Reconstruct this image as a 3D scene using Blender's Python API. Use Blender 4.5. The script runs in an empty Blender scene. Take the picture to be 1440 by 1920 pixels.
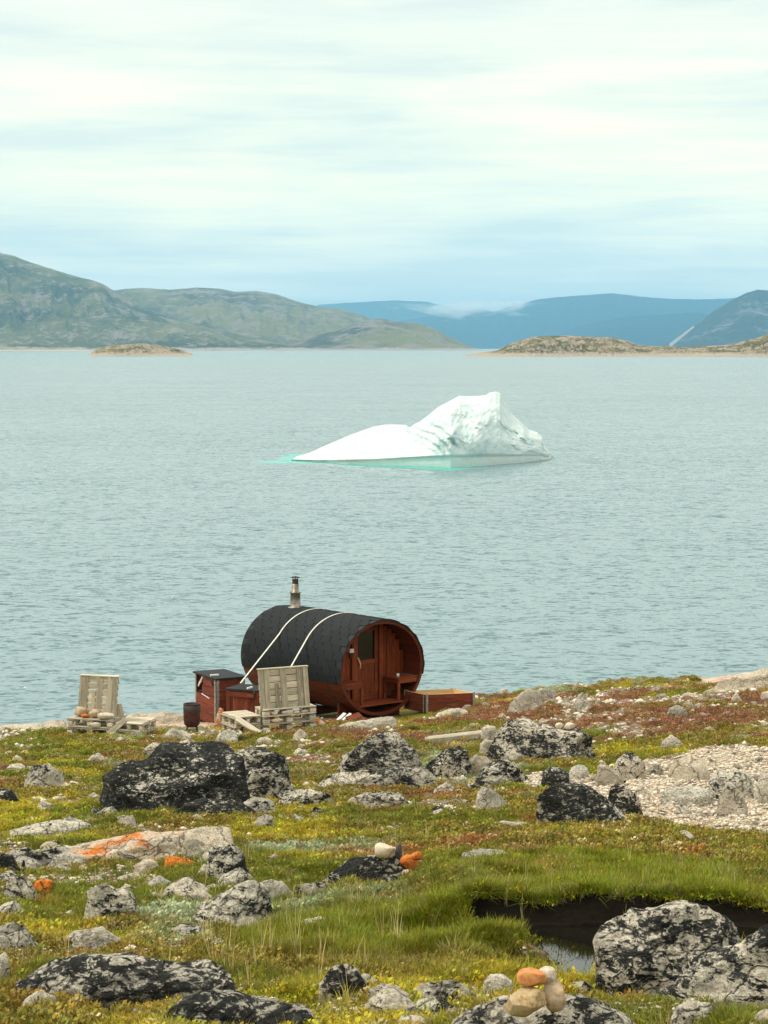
import bpy, bmesh, math, random
import numpy as np
from mathutils import Vector, Matrix, Euler

# ------------------------------------------------------------------ camera, world, sun, exposure
sc = bpy.context.scene
F = 4100.0                       # focal length in photo pixels (1440 x 1920)
CAMH = 9.5
PIT = math.atan(308 / F)         # camera looks slightly down
R = math.radians
cam_d = bpy.data.cameras.new('camera'); cam = bpy.data.objects.new('camera', cam_d)
sc.collection.objects.link(cam); sc.camera = cam
cam.location = (0, 0, CAMH); cam.rotation_euler = (math.pi / 2 - PIT, 0, 0)
cam_d.sensor_fit = 'VERTICAL'; cam_d.sensor_height = 36; cam_d.sensor_width = 27
cam_d.lens = F / 1920 * 36; cam_d.clip_start = .1; cam_d.clip_end = 120000
sc.view_settings.view_transform = 'Standard'; sc.view_settings.look = 'None'
sc.view_settings.gamma = 1; sc.view_settings.exposure = 0.6
sc.view_settings.use_curve_mapping = False
sc.cycles.use_denoising = True
sc.cycles.max_bounces = 6; sc.cycles.volume_bounces = 1
sc.cycles.caustics_reflective = False; sc.cycles.caustics_refractive = False

SUN_EL, SUN_AZ = 58, 268         # azimuth clockwise from +Y (north): the sun stands left, slightly behind
sd = bpy.data.lights.new('sun', 'SUN'); so = bpy.data.objects.new('sun', sd); sc.collection.objects.link(so)
sd.energy = 1.5; sd.angle = R(11); sd.color = (1, .92, .78)
dv = Vector((math.sin(R(SUN_AZ)) * math.cos(R(SUN_EL)), math.cos(R(SUN_AZ)) * math.cos(R(SUN_EL)), math.sin(R(SUN_EL))))
so.rotation_euler = dv.to_track_quat('Z', 'Y').to_euler(); so.location = (0, 0, 60)

def nn(nt, typ, **kw):
    n = nt.nodes.new(typ)
    for k, v in kw.items():
        if k == 'ins':
            for a, b in v.items(): n.inputs[a].default_value = b
        else: setattr(n, k, v)
    return n
def ln(nt, a, b): nt.links.new(a, b)
def ramp(nt, fac, stops, interp='LINEAR'):
    n = nt.nodes.new('ShaderNodeValToRGB'); cr = n.color_ramp; cr.interpolation = interp
    while len(cr.elements) < len(stops): cr.elements.new(.5)
    for e, (p, c) in zip(cr.elements, stops):
        e.position = p; e.color = tuple(c) + (1,) if len(c) == 3 else c
    if fac is not None: ln(nt, fac, n.inputs[0])
    return n.outputs[0]
def math_n(nt, op, a, b=None, clamp=False):
    n = nt.nodes.new('ShaderNodeMath'); n.operation = op; n.use_clamp = clamp
    for i, v in enumerate((a, b)):
        if v is None: continue
        if isinstance(v, (int, float)): n.inputs[i].default_value = v
        else: ln(nt, v, n.inputs[i])
    return n.outputs[0]
def mix_c(nt, fac, a, b, mode='MIX'):
    n = nt.nodes.new('ShaderNodeMix'); n.data_type = 'RGBA'; n.blend_type = mode; n.clamp_factor = True
    for i, v in ((0, fac), (6, a), (7, b)):
        if isinstance(v, (int, float)): n.inputs[i].default_value = v
        elif isinstance(v, tuple): n.inputs[i].default_value = v + (1,) if len(v) == 3 else v
        else: ln(nt, v, n.inputs[i])
    return n.outputs[2]
def noise_n(nt, vec, scale, detail=4, rough=.55, dist=0, dim='3D'):
    n = nn(nt, 'ShaderNodeTexNoise', noise_dimensions=dim, ins={'Scale': scale, 'Detail': detail, 'Roughness': rough, 'Distortion': dist})
    if vec is not None: ln(nt, vec, n.inputs['Vector'])
    return n.outputs[0]
def mapping(nt, vec, scale=(1, 1, 1), loc=(0, 0, 0), rot=(0, 0, 0)):
    n = nn(nt, 'ShaderNodeMapping', ins={'Scale': scale, 'Location': loc, 'Rotation': rot}); ln(nt, vec, n.inputs[0]); return n.outputs[0]

W = bpy.data.worlds.new('World'); sc.world = W; W.use_nodes = True
nt = W.node_tree; nt.nodes.clear()
out = nn(nt, 'ShaderNodeOutputWorld'); bg = nn(nt, 'ShaderNodeBackground', ins={'Strength': .1}); ln(nt, bg.outputs[0], out.inputs[0])
sky = nn(nt, 'ShaderNodeTexSky', sky_type='NISHITA', sun_disc=False, sun_elevation=R(SUN_EL), sun_rotation=R(SUN_AZ), dust_density=2.0)
tc = nn(nt, 'ShaderNodeTexCoord'); sx = nn(nt, 'ShaderNodeSeparateXYZ'); ln(nt, tc.outputs['Generated'], sx.inputs[0])
el = math_n(nt, 'MAXIMUM', sx.outputs[2], 0.0)
# stratus deck: flattened noise so that the layers lie level, closer together near the horizon
elw = math_n(nt, 'POWER', el, .75)
cb = nn(nt, 'ShaderNodeCombineXYZ'); ln(nt, sx.outputs[0], cb.inputs[0]); ln(nt, sx.outputs[1], cb.inputs[1]); ln(nt, elw, cb.inputs[2])
v1 = mapping(nt, cb.outputs[0], (4.6, 4.6, 22), (2.3, .4, 1.7))
n1 = noise_n(nt, v1, 1.0, 7, .52, .35)
v2 = mapping(nt, cb.outputs[0], (9, 9, 95), (7.3, .2, .7), (0.0, .03, 0))
n2 = noise_n(nt, v2, 1.0, 6, .6, .3)
nz = math_n(nt, 'ADD', math_n(nt, 'MULTIPLY', n1, .68), math_n(nt, 'MULTIPLY', n2, .32))
K = 12.4
grad_lo = ramp(nt, el, [(0, (.56, .62, .60)), (.02, (.50, .57, .56)), (.05, (.44, .54, .53)), (.085, (.47, .55, .51)), (.16, (.47, .53, .505)), (.5, (.56, .60, .57)), (1, (.62, .65, .63))])
grad_hi = ramp(nt, el, [(0, (.72, .72, .64)), (.03, (.66, .69, .60)), (.06, (.64, .68, .55)), (.085, (.66, .67, .53)), (.11, (.64, .66, .535)), (.16, (.56, .61, .55)), (.5, (.70, .73, .69)), (1, (.78, .79, .76))])
cl = mix_c(nt, ramp(nt, nz, [(.41, (0, 0, 0)), (.59, (1, 1, 1))]), grad_lo, grad_hi)
cl10 = mix_c(nt, 1.0, cl, (K * 1.06, K * 1.01, K * .965), 'MULTIPLY')
cover = ramp(nt, nz, [(.30, (.86, .86, .86)), (.45, (.97, .97, .97))])
ln(nt, mix_c(nt, cover, sky.outputs[0], cl10), bg.inputs[0])

# ------------------------------------------------------------------ projection helpers
cp, sp = math.cos(PIT), math.sin(PIT)
def tanrow(py): return np.tan(np.arctan((np.asarray(py, float) - 960) / F) + PIT)
def ray(px, py):
    a = (px - 720) / F; b = (960 - py) / F
    return np.array((a, cp + b * sp, -sp + b * cp))
def at(px, py, Y):
    d = ray(px, py); return Vector((d[0] / d[1] * Y, Y, CAMH + d[2] / d[1] * Y))
def px_of(X, Y, Z):
    dz = CAMH - Z; dep = Y * cp + dz * sp
    return 720 + F * X / dep, 960 + F * (dz * cp - Y * sp) / dep
def mpp(Y, Z=2.):            # metres per photo pixel
    return (Y * cp + (CAMH - Z) * sp) / F

# numpy value noise -------------------------------------------------
def _h(ix, iy, iz, seed):
    n = (ix.astype(np.int64) * 374761393 + iy.astype(np.int64) * 668265263 + iz.astype(np.int64) * 1274126177 + seed * 974711) & 0xffffffff
    n = ((n ^ (n >> 13)) * 1274126177) & 0xffffffff
    n = ((n ^ (n >> 16)) * 2246822519) & 0xffffffff
    return ((n ^ (n >> 15)) & 0xffffff) / float(0xffffff)
def vn(x, y, z=0., seed=0):
    x, y, z = np.broadcast_arrays(np.asarray(x, float), np.asarray(y, float), np.asarray(z, float))
    fx, fy, fz = np.floor(x), np.floor(y), np.floor(z)
    tx, ty, tz = x - fx, y - fy, z - fz
    tx = tx * tx * (3 - 2 * tx); ty = ty * ty * (3 - 2 * ty); tz = tz * tz * (3 - 2 * tz)
    r = 0
    for a in (0, 1):
        for b in (0, 1):
            for c in (0, 1):
                r = r + _h(fx + a, fy + b, fz + c, seed) * (tx if a else 1 - tx) * (ty if b else 1 - ty) * (tz if c else 1 - tz)
    return r * 2 - 1
def fbm(x, y, z=0., oct=4, seed=0, gain=.5):
    r = 0; a = 1.; s = 0
    for k in range(oct):
        r = r + a * vn(x * 2.03 ** k + 17.1 * k, y * 2.03 ** k - 9.3 * k, np.asarray(z) * 2.03 ** k + 3.7 * k, seed + k); s += a; a *= gain
    return r / s
def sstep(a, b, x): t = np.clip((x - a) / (b - a), 0, 1); return t * t * (3 - 2 * t)
def in_poly(x, y, poly):
    x = np.asarray(x, float); y = np.asarray(y, float); c = np.zeros(x.shape, bool); n = len(poly)
    for i in range(n):
        x1, y1 = poly[i]; x2, y2 = poly[i - 1]
        if y1 == y2: continue
        m = ((y1 > y) != (y2 > y)) & (x < (x2 - x1) * (y - y1) / (y2 - y1) + x1)
        c ^= m
    return c
def seg_dist(x, y, poly):
    x = np.asarray(x, float); y = np.asarray(y, float)
    d = np.full(x.shape, 1e9); n = len(poly)
    for i in range(n):
        x1, y1 = poly[i - 1]; x2, y2 = poly[i]; dx, dy = x2 - x1, y2 - y1
        t = np.clip(((x - x1) * dx + (y - y1) * dy) / (dx * dx + dy * dy + 1e-12), 0, 1)
        d = np.minimum(d, np.hypot(x - x1 - t * dx, y - y1 - t * dy))
    return d

# ------------------------------------------------------------------ object helpers
COL = sc.collection.objects
def tag(o, label=None, cat=None, group=None, kind=None):
    if label: o['label'] = label
    if cat: o['category'] = cat
    if group: o['group'] = group
    if kind: o['kind'] = kind
    return o
def np_mesh(name, verts, faces, mat=None, smooth=True):
    me = bpy.data.meshes.new(name); verts = np.asarray(verts, np.float32); faces = np.asarray(faces, np.int32)
    k = faces.shape[1]
    me.vertices.add(len(verts)); me.vertices.foreach_set('co', verts.ravel())
    me.loops.add(faces.size); me.loops.foreach_set('vertex_index', faces.ravel())
    me.polygons.add(len(faces)); me.polygons.foreach_set('loop_start', np.arange(0, faces.size, k, dtype=np.int32))
    me.polygons.foreach_set('loop_total', np.full(len(faces), k, np.int32))
    if smooth: me.polygons.foreach_set('use_smooth', np.ones(len(faces), bool))
    if mat: me.materials.append(mat)
    me.update(calc_edges=True); return me
def link(name, me, parent=None, loc=(0, 0, 0)):
    o = bpy.data.objects.new(name, me); COL.link(o); o.parent = parent; o.location = loc; return o
def grid_faces(nr, ncol):
    i = np.arange(nr - 1)[:, None] * ncol + np.arange(ncol - 1)[None, :]
    return np.stack([i, i + 1, i + ncol + 1, i + ncol], -1).reshape(-1, 4)
def empty(name, loc, rz=0, label=None, cat=None, group=None):
    o = bpy.data.objects.new(name, None); COL.link(o); o.location = loc; o.rotation_euler = (0, 0, rz); o.empty_display_size = .1
    return tag(o, label, cat, group)
def bm_obj(name, bm, mat, parent=None, smooth=False):
    me = bpy.data.meshes.new(name); bm.normal_update(); bm.to_mesh(me); bm.free(); me.materials.append(mat)
    if smooth:
        for p in me.polygons: p.use_smooth = True
    return link(name, me, parent)
_boxc = {}
def box_mesh(L, w, t, mat, seed=0):
    key = (round(L, 2), round(w, 3), round(t, 3), mat.name)
    if key in _boxc: return _boxc[key]
    bm = bmesh.new(); bmesh.ops.create_cube(bm, size=1)
    bmesh.ops.scale(bm, vec=(L, w, t), verts=bm.verts)
    b = min(w, t) * .12
    if b > .0008: bmesh.ops.bevel(bm, geom=list(bm.edges), offset=b, segments=1, affect='EDGES')
    me = bpy.data.meshes.new('board'); bm.to_mesh(me); bm.free(); me.materials.append(mat); _boxc[key] = me
    return me
def board(name, parent, p0, p1, w, t, mat, up=(0, 0, 1)):
    """a straight board from p0 to p1: w across, t thick along up; its grain runs along local X"""
    p0, p1 = Vector(p0), Vector(p1); x = (p1 - p0); L = x.length; x.normalize(); z = Vector(up); z = (z - x * z.dot(x)).normalized(); y = z.cross(x)
    o = link(name, box_mesh(L, w, t, mat), parent)
    m = Matrix((x, y, z)).transposed().to_4x4(); m.translation = (p0 + p1) / 2
    o.matrix_local = m; return o
def tube_bm(bm, pts, r, seg=8, cap=True, radii=None):
    rings = []; pts = [Vector(p) for p in pts]
    for i, p in enumerate(pts):
        d = (pts[min(i + 1, len(pts) - 1)] - pts[max(i - 1, 0)]).normalized()
        a = d.orthogonal().normalized() if i == 0 else (a - d * a.dot(d)).normalized()
        b = d.cross(a); rr = radii[i] if radii else r
        rings.append([bm.verts.new(p + (a * math.cos(2 * math.pi * k / seg) + b * math.sin(2 * math.pi * k / seg)) * rr) for k in range(seg)])
    for A, B in zip(rings, rings[1:]):
        for k in range(seg): bm.faces.new((A[k], A[(k + 1) % seg], B[(k + 1) % seg], B[k]))
    if cap: bm.faces.new(rings[0][::-1]); bm.faces.new(rings[-1])
def tube(name, parent, pts, r, mat, seg=8, radii=None):
    bm = bmesh.new(); tube_bm(bm, pts, r, seg, True, radii); return bm_obj(name, bm, mat, parent, True)
def lathe(name, parent, prof, mat, seg=20, loc=(0, 0, 0)):
    bm = bmesh.new(); rings = [[bm.verts.new((r * math.cos(2 * math.pi * k / seg), r * math.sin(2 * math.pi * k / seg), z)) for k in range(seg)] for r, z in prof]
    for A, B in zip(rings, rings[1:]):
        for k in range(seg): bm.faces.new((A[k], A[(k + 1) % seg], B[(k + 1) % seg], B[k]))
    o = bm_obj(name, bm, mat, parent, True); o.location = loc; return o

# ------------------------------------------------------------------ materials
def new_mat(name):
    m = bpy.data.materials.new(name); m.use_nodes = True; nt = m.node_tree; nt.nodes.clear()
    o = nn(nt, 'ShaderNodeOutputMaterial'); b = nn(nt, 'ShaderNodeBsdfPrincipled'); ln(nt, b.outputs[0], o.inputs[0])
    return m, nt, b, o
def bump(nt, b, h, strength=.5, dist=.02):
    n = nn(nt, 'ShaderNodeBump', ins={'Strength': strength, 'Distance': dist}); ln(nt, h, n.inputs['Height']); ln(nt, n.outputs[0], b.inputs['Normal'])

def m_rock():
    # object colour: R how much black lichen, G how much orange, B warm(1)/grey(0) stone
    m, nt, b, o = new_mat('lichen_rock')
    tc = nn(nt, 'ShaderNodeTexCoord'); oi = nn(nt, 'ShaderNodeObjectInfo'); s = nn(nt, 'ShaderNodeSeparateColor'); ln(nt, oi.outputs['Color'], s.inputs[0])
    ofs = nn(nt, 'ShaderNodeVectorMath', operation='SCALE'); ln(nt, oi.outputs['Location'], ofs.inputs[0]); ofs.inputs[3].default_value = 1.37
    ad = nn(nt, 'ShaderNodeVectorMath', operation='ADD'); ln(nt, tc.outputs['Object'], ad.inputs[0]); ln(nt, ofs.outputs[0], ad.inputs[1]); V = ad.outputs[0]
    VS = mapping(nt, V, (1, 1, 1.9), rot=(0, .5, 0))
    big = noise_n(nt, V, 1.6, 3, .5); pat = noise_n(nt, VS, 6.2, 9, .71, .8); fine = noise_n(nt, V, 34, 5, .7); gr = noise_n(nt, V, 90, 3, .6)
    crack = nn(nt, 'ShaderNodeTexVoronoi', feature='DISTANCE_TO_EDGE', ins={'Scale': 2.6}); wv = nn(nt, 'ShaderNodeVectorMath', operation='ADD')
    nz = nn(nt, 'ShaderNodeTexNoise', ins={'Scale': 4.0, 'Detail': 4.0}); ln(nt, V, nz.inputs['Vector']); sc_ = nn(nt, 'ShaderNodeVectorMath', operation='SCALE'); ln(nt, nz.outputs['Color'], sc_.inputs[0]); sc_.inputs[3].default_value = .45
    ln(nt, V, wv.inputs[0]); ln(nt, sc_.outputs[0], wv.inputs[1]); ln(nt, wv.outputs[0], crack.inputs['Vector'])
    stone_g = ramp(nt, fine, [(.3, (.22, .21, .175)), (.44, (.46, .43, .35)), (.52, (.74, .69, .56)), (.64, (.90, .84, .69))])
    stone_w = ramp(nt, fine, [(.3, (.40, .28, .18)), (.44, (.66, .53, .38)), (.56, (.80, .69, .52)), (.7, (.86, .78, .64))])
    st = mix_c(nt, s.outputs[2], stone_g, stone_w)
    st = mix_c(nt, ramp(nt, gr, [(.35, (.5, .5, .5)), (.5, (0, 0, 0))]), st, (.10, .09, .075), 'MIX')
    st = mix_c(nt, math_n(nt, 'MULTIPLY', ramp(nt, big, [(.46, (0, 0, 0)), (.62, (1, 1, 1))]), .45), st, (.16, .155, .135))
    # orange lichen or iron stain
    on = math_n(nt, 'ADD', math_n(nt, 'MULTIPLY', noise_n(nt, mapping(nt, V, loc=(5, 3, 1)), 2.4, 5, .6, .3), .8), math_n(nt, 'MULTIPLY', s.outputs[1], .62))
    om = ramp(nt, on, [(.62, (0, 0, 0)), (.72, (1, 1, 1))])
    st = mix_c(nt, om, st, ramp(nt, fine, [(.3, (.45, .10, .015)), (.55, (.80, .24, .03)), (.7, (.88, .42, .12))]))
    # black lichen with sharp ragged edges
    pat2 = noise_n(nt, VS, 19, 7, .72, .6); pm_ = math_n(nt, 'ADD', math_n(nt, 'MULTIPLY', pat, .56), math_n(nt, 'MULTIPLY', pat2, .44))
    th = math_n(nt, 'ADD', math_n(nt, 'MULTIPLY', pm_, .82), math_n(nt, 'MULTIPLY', big, .26))
    th = math_n(nt, 'ADD', th, math_n(nt, 'MULTIPLY', math_n(nt, 'SUBTRACT', s.outputs[0], .54), .27))
    lm = ramp(nt, th, [(.545, (0, 0, 0)), (.565, (1, 1, 1))])
    lm = mix_c(nt, ramp(nt, s.outputs[0], [(0.0, (1, 1, 1)), (.06, (0, 0, 0))]), lm, (0, 0, 0))
    bl = ramp(nt, math_n(nt, 'ADD', noise_n(nt, VS, 17, 8, .78), math_n(nt, 'MULTIPLY', math_n(nt, 'SUBTRACT', noise_n(nt, V, 2.3, 4, .6), .53), .55)), [(.40, (.009, .010, .009)), (.56, (.045, .045, .040)), (.60, (.12, .12, .10)), (.64, (.58, .55, .46))])
    c = mix_c(nt, lm, st, bl)
    cm = ramp(nt, crack.outputs['Distance'], [(0, (1, 1, 1)), (.03, (0, 0, 0))])
    c = mix_c(nt, math_n(nt, 'MULTIPLY', cm, math_n(nt, 'MULTIPLY', ramp(nt, s.outputs[0], [(.1, (0, 0, 0)), (.4, (.8, .8, .8))]), 1.)), c, (.03, .028, .024))
    ln(nt, c, b.inputs['Base Color']); b.inputs['Roughness'].default_value = .9; b.inputs['Specular IOR Level'].default_value = .2
    h = math_n(nt, 'ADD', math_n(nt, 'MULTIPLY', pat, .8), math_n(nt, 'MULTIPLY', fine, .35))
    h = math_n(nt, 'SUBTRACT', h, math_n(nt, 'MULTIPLY', cm, .3))
    bump(nt, b, h, .9, .09); return m
M_ROCK = m_rock()

def m_wood(name, dark, light, grain=1.0, rough=.75, spec=.3, worn=None):
    m, nt, b, o = new_mat(name); tc = nn(nt, 'ShaderNodeTexCoord'); oi = nn(nt, 'ShaderNodeObjectInfo')
    cb = nn(nt, 'ShaderNodeCombineXYZ'); r10 = math_n(nt, 'MULTIPLY', oi.outputs['Random'], 40); ln(nt, r10, cb.inputs[0]); ln(nt, r10, cb.inputs[1])
    ad = nn(nt, 'ShaderNodeVectorMath', operation='ADD'); ln(nt, tc.outputs['Object'], ad.inputs[0]); ln(nt, cb.outputs[0], ad.inputs[1]); V = ad.outputs[0]
    g = noise_n(nt, mapping(nt, V, (2.2, 55 * grain, 55 * grain)), 1, 5, .6, .6)
    l = noise_n(nt, mapping(nt, V, (1.3, 9, 9)), 1, 3, .5, 1.0)
    f = math_n(nt, 'ADD', math_n(nt, 'MULTIPLY', g, .6), math_n(nt, 'MULTIPLY', l, .4))
    c = ramp(nt, f, [(.32, dark), (.62, light)])
    hv = nn(nt, 'ShaderNodeHueSaturation'); ln(nt, c, hv.inputs['Color']); ln(nt, math_n(nt, 'ADD', math_n(nt, 'MULTIPLY', oi.outputs['Random'], .5), .72), hv.inputs['Value'])
    c = hv.outputs[0]
    if worn:
        wm = ramp(nt, noise_n(nt, mapping(nt, V, (1.5, 6, 6), loc=(3, 1, 2)), 2.5, 6, .7), [(.56, (0, 0, 0)), (.70, (.8, .8, .8))]); c = mix_c(nt, wm, c, worn)
    ln(nt, c, b.inputs['Base Color']); b.inputs['Roughness'].default_value = rough; b.inputs['Specular IOR Level'].default_value = spec
    bump(nt, b, f, .5, .006); return m
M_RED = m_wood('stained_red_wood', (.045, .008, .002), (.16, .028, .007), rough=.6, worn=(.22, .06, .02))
M_REDIN = m_wood('porch_wood', (.065, .010, .002), (.26, .050, .009), rough=.6, worn=(.38, .11, .03))
M_BROWN = m_wood('brown_box_wood', (.065, .014, .006), (.22, .046, .018), rough=.8, worn=(.28, .15, .09))
M_GREY = m_wood('weathered_pallet_wood', (.32, .27, .19), (.76, .67, .52), rough=.9, spec=.1, worn=(.86, .78, .63))
M_GREYD = m_wood('darker_weathered_wood', (.20, .17, .12), (.52, .45, .33), rough=.9, spec=.1, worn=(.62, .54, .42))
M_FRESH = m_wood('pale_fresh_wood', (.50, .30, .13), (.80, .56, .30), rough=.7, worn=(.85, .68, .42))
def m_plain(name, c, rough=.6, metal=0, var=.25, scale=12, c2=None, bmp=.2):
    m, nt, b, o = new_mat(name); tc = nn(nt, 'ShaderNodeTexCoord'); n = noise_n(nt, tc.outputs['Object'], scale, 5, .65)
    c2 = c2 or tuple(x * (1 - var) for x in c)
    ln(nt, ramp(nt, n, [(.38, c2), (.6, c)]), b.inputs['Base Color']); b.inputs['Roughness'].default_value = rough; b.inputs['Metallic'].default_value = metal
    bump(nt, b, n, bmp, .01); return m
M_FELT = m_plain('bitumen_felt', (.022, .026, .028), .85, c2=(.010, .012, .013), scale=25, bmp=.5)
M_SHING = None
def m_shingle():
    m, nt, b, o = new_mat('bitumen_shingle'); tc = nn(nt, 'ShaderNodeTexCoord'); oi = nn(nt, 'ShaderNodeObjectInfo')
    n = noise_n(nt, tc.outputs['Object'], 120, 3, .7); l = noise_n(nt, oi.outputs['Location'], 2, 3)
    c = ramp(nt, n, [(.35, (.007, .009, .010)), (.65, (.030, .036, .038))])
    hv = nn(nt, 'ShaderNodeHueSaturation'); ln(nt, c, hv.inputs['Color']); ln(nt, math_n(nt, 'ADD', math_n(nt, 'MULTIPLY', oi.outputs['Random'], .22), .8), hv.inputs['Value'])
    ln(nt, hv.outputs[0], b.inputs['Base Color']); b.inputs['Roughness'].default_value = .85; b.inputs['Specular IOR Level'].default_value = .25; bump(nt, b, n, .4, .003); return m
M_SHING = m_shingle()
M_BLACK = m_plain('sooty_black_iron', (.018, .016, .015), .7, c2=(.05, .022, .012), scale=9)
M_RUST = m_plain('rusty_iron', (.10, .022, .012), .8, c2=(.03, .012, .01), scale=14)
M_STEEL = m_plain('dull_steel', (.34, .31, .25), .5, .6, c2=(.16, .13, .10), scale=10)
M_GALV = m_plain('galvanised_corner_metal', (.42, .42, .37), .6, .4, c2=(.20, .19, .16), scale=20)
M_STRAP = m_plain('white_strap_webbing', (.78, .77, .68), .8, c2=(.62, .60, .50), scale=20)
M_WHITE = m_plain('white_enamel', (.80, .80, .76), .4, var=.15)
M_GLASS = None
def m_glass():
    m, nt, b, o = new_mat('dark_window_glass'); b.inputs['Base Color'].default_value = (.004, .005, .005, 1); b.inputs['Roughness'].default_value = .12; return m
M_GLASS = m_glass()

# ------------------------------------------------------------------ terrain of the near shore
ROWS_Y = np.array([0, 6, 10, 12.45, 13.0, 13.8, 13.95, 15.5, 18.3, 23.4, 31, 39.5, 45, 48.5, 51.5])
def T_(py): return None
COLS_U = np.array([-400, 0, 230, 450, 720, 850, 900, 1080, 1260, 1440, 1900])
PYT = {  # rows from Y=10 on: photo row where the ground at that distance shows, for every column
 10:    [1930]*11,
 12.45: [1832,1832,1832,1832,1832,1834,1836,1840,1838,1836,1836],
 13.0:  [1812,1812,1812,1812,1808,1800,1800,1800,1800,1800,1800],
 13.8:  [1784,1784,1784,1782,1765,1745,1736,1736,1738,1742,1744],
 13.95: [1779,1779,1779,1776,1750,1712,1688,1684,1688,1698,1706],
 15.5:  [1728,1728,1728,1726,1708,1672,1655,1650,1652,1660,1665],
 18.3:  [1655,1655,1655,1652,1640,1622,1612,1608,1606,1604,1604],
 23.4:  [1562,1562,1560,1558,1555,1553,1552,1550,1548,1545,1542],
 31:    [1468,1468,1466,1464,1462,1460,1460,1456,1450,1444,1440],
 39.5:  [1400,1400,1397,1395,1390,1388,1385,1375,1362,1352,1348],
 45:    [1374,1374,1367,1364,1353,1345,1340,1326,1312,1302,1296],
 48.5:  [1366,1366,1356,1350,1339,1325,1318,1304,1292,1282,1276],
 51.5:  [1366,1364,1352,1345,1332,1316,1307,1284,1276,1261,1250],
}
DROP = np.zeros((len(ROWS_Y), len(COLS_U)))
for i, Y in enumerate(ROWS_Y):
    if Y == 0: DROP[i] = 1.62
    elif Y == 6: DROP[i] = 2.45
    else: DROP[i] = tanrow(PYT[float(Y) if float(Y) in PYT else int(Y)]) * Y
POOLZ = CAMH - 3.70
def on_z(px, py, z):
    d = ray(px, py); t = (z - CAMH) / d[2]; return (d[0] * t, d[1] * t)
POOL = [on_z(x, y, POOLZ) for x, y in [(884,1728),(930,1748),(962,1752),(1000,1768),(1024,1788),(1040,1812),(1058,1842),(1112,1846),(1160,1810),(1300,1785),(1700,1790),(1760,1752),(1440,1744),(1340,1740),(1200,1738),(1080,1738),(985,1738),(930,1734),(895,1726)]]
def drop_tab(X, Y):
    Yc = np.clip(Y, 0, 51.5); Ys = np.maximum(Yc, 1.0)
    fac = .9972 + .075 * (.13 + 1.7 / np.maximum(Ys, 4))
    u = np.clip(720 + F * X / (Ys * fac), -400, 1899.9)
    i = np.clip(np.searchsorted(ROWS_Y, Yc, side='right') - 1, 0, len(ROWS_Y) - 2); j = np.clip(np.searchsorted(COLS_U, u, side='right') - 1, 0, len(COLS_U) - 2)
    a = (Yc - ROWS_Y[i]) / (ROWS_Y[i + 1] - ROWS_Y[i]); b = (u - COLS_U[j]) / (COLS_U[j + 1] - COLS_U[j]); b = b * b * (3 - 2 * b)
    return (DROP[i, j] * (1 - b) + DROP[i, j + 1] * b) * (1 - a) + (DROP[i + 1, j] * (1 - b) + DROP[i + 1, j + 1] * b) * a
def hgt(X, Y):
    X = np.asarray(X, float); Y = np.asarray(Y, float)
    z = CAMH - drop_tab(X, Y)
    ov = Y - 51.5
    z = np.where(ov > 0, z - .12 * ov - .10 * np.clip(ov, 0, 30) ** 1.5, z)
    bumpy = .07 * fbm(X * .45, Y * .45, 0, 3, 5) + .055 * fbm(X * 1.4, Y * 1.4, 0, 3, 9) + .03 * fbm(X * 5, Y * 5, 0, 3, 21)
    near = sstep(6, 12, Y)
    hum = np.abs(fbm(X * 2.2, Y * 2.2, 0, 2, 33)); bumpy = bumpy + .13 * (.35 - hum)
    hutflat = np.exp(-(((X + 2.2) / 5.5) ** 2 + ((Y - 46.5) / 4.5) ** 2) ** 2)
    z = z + bumpy * (.5 + .5 * near) * (1 - .85 * hutflat)
    ins = in_poly(X, Y, POOL); d = seg_dist(X, Y, POOL); jit = .02 * fbm(X * 12, Y * 12, 0, 2, 77)
    sd = np.where(ins, d, -d) + jit
    pd = sstep(-.02, .07, sd)
    z = z * (1 - pd) + (POOLZ - .22) * pd
    rim = np.exp(-(np.minimum(sd, 0) / .5) ** 2) * (1 - pd)
    z = np.where(sd < .0, np.maximum(z, POOLZ + .012 - 2.5 * np.maximum(0, -sd - .12)), z)
    return z
def G(px, py):
    """where the sight line through a photo pixel meets the ground"""
    d = ray(px, py); ts = np.linspace(6, 62, 1100); zz = CAMH + d[2] * ts - hgt(d[0] * ts, d[1] * ts)
    k = np.argmax(zz < 0) if (zz < 0).any() else np.argmin(zz)
    t = ts[k]; return Vector((d[0] * t, d[1] * t, float(hgt(d[0] * t, d[1] * t))))

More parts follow.
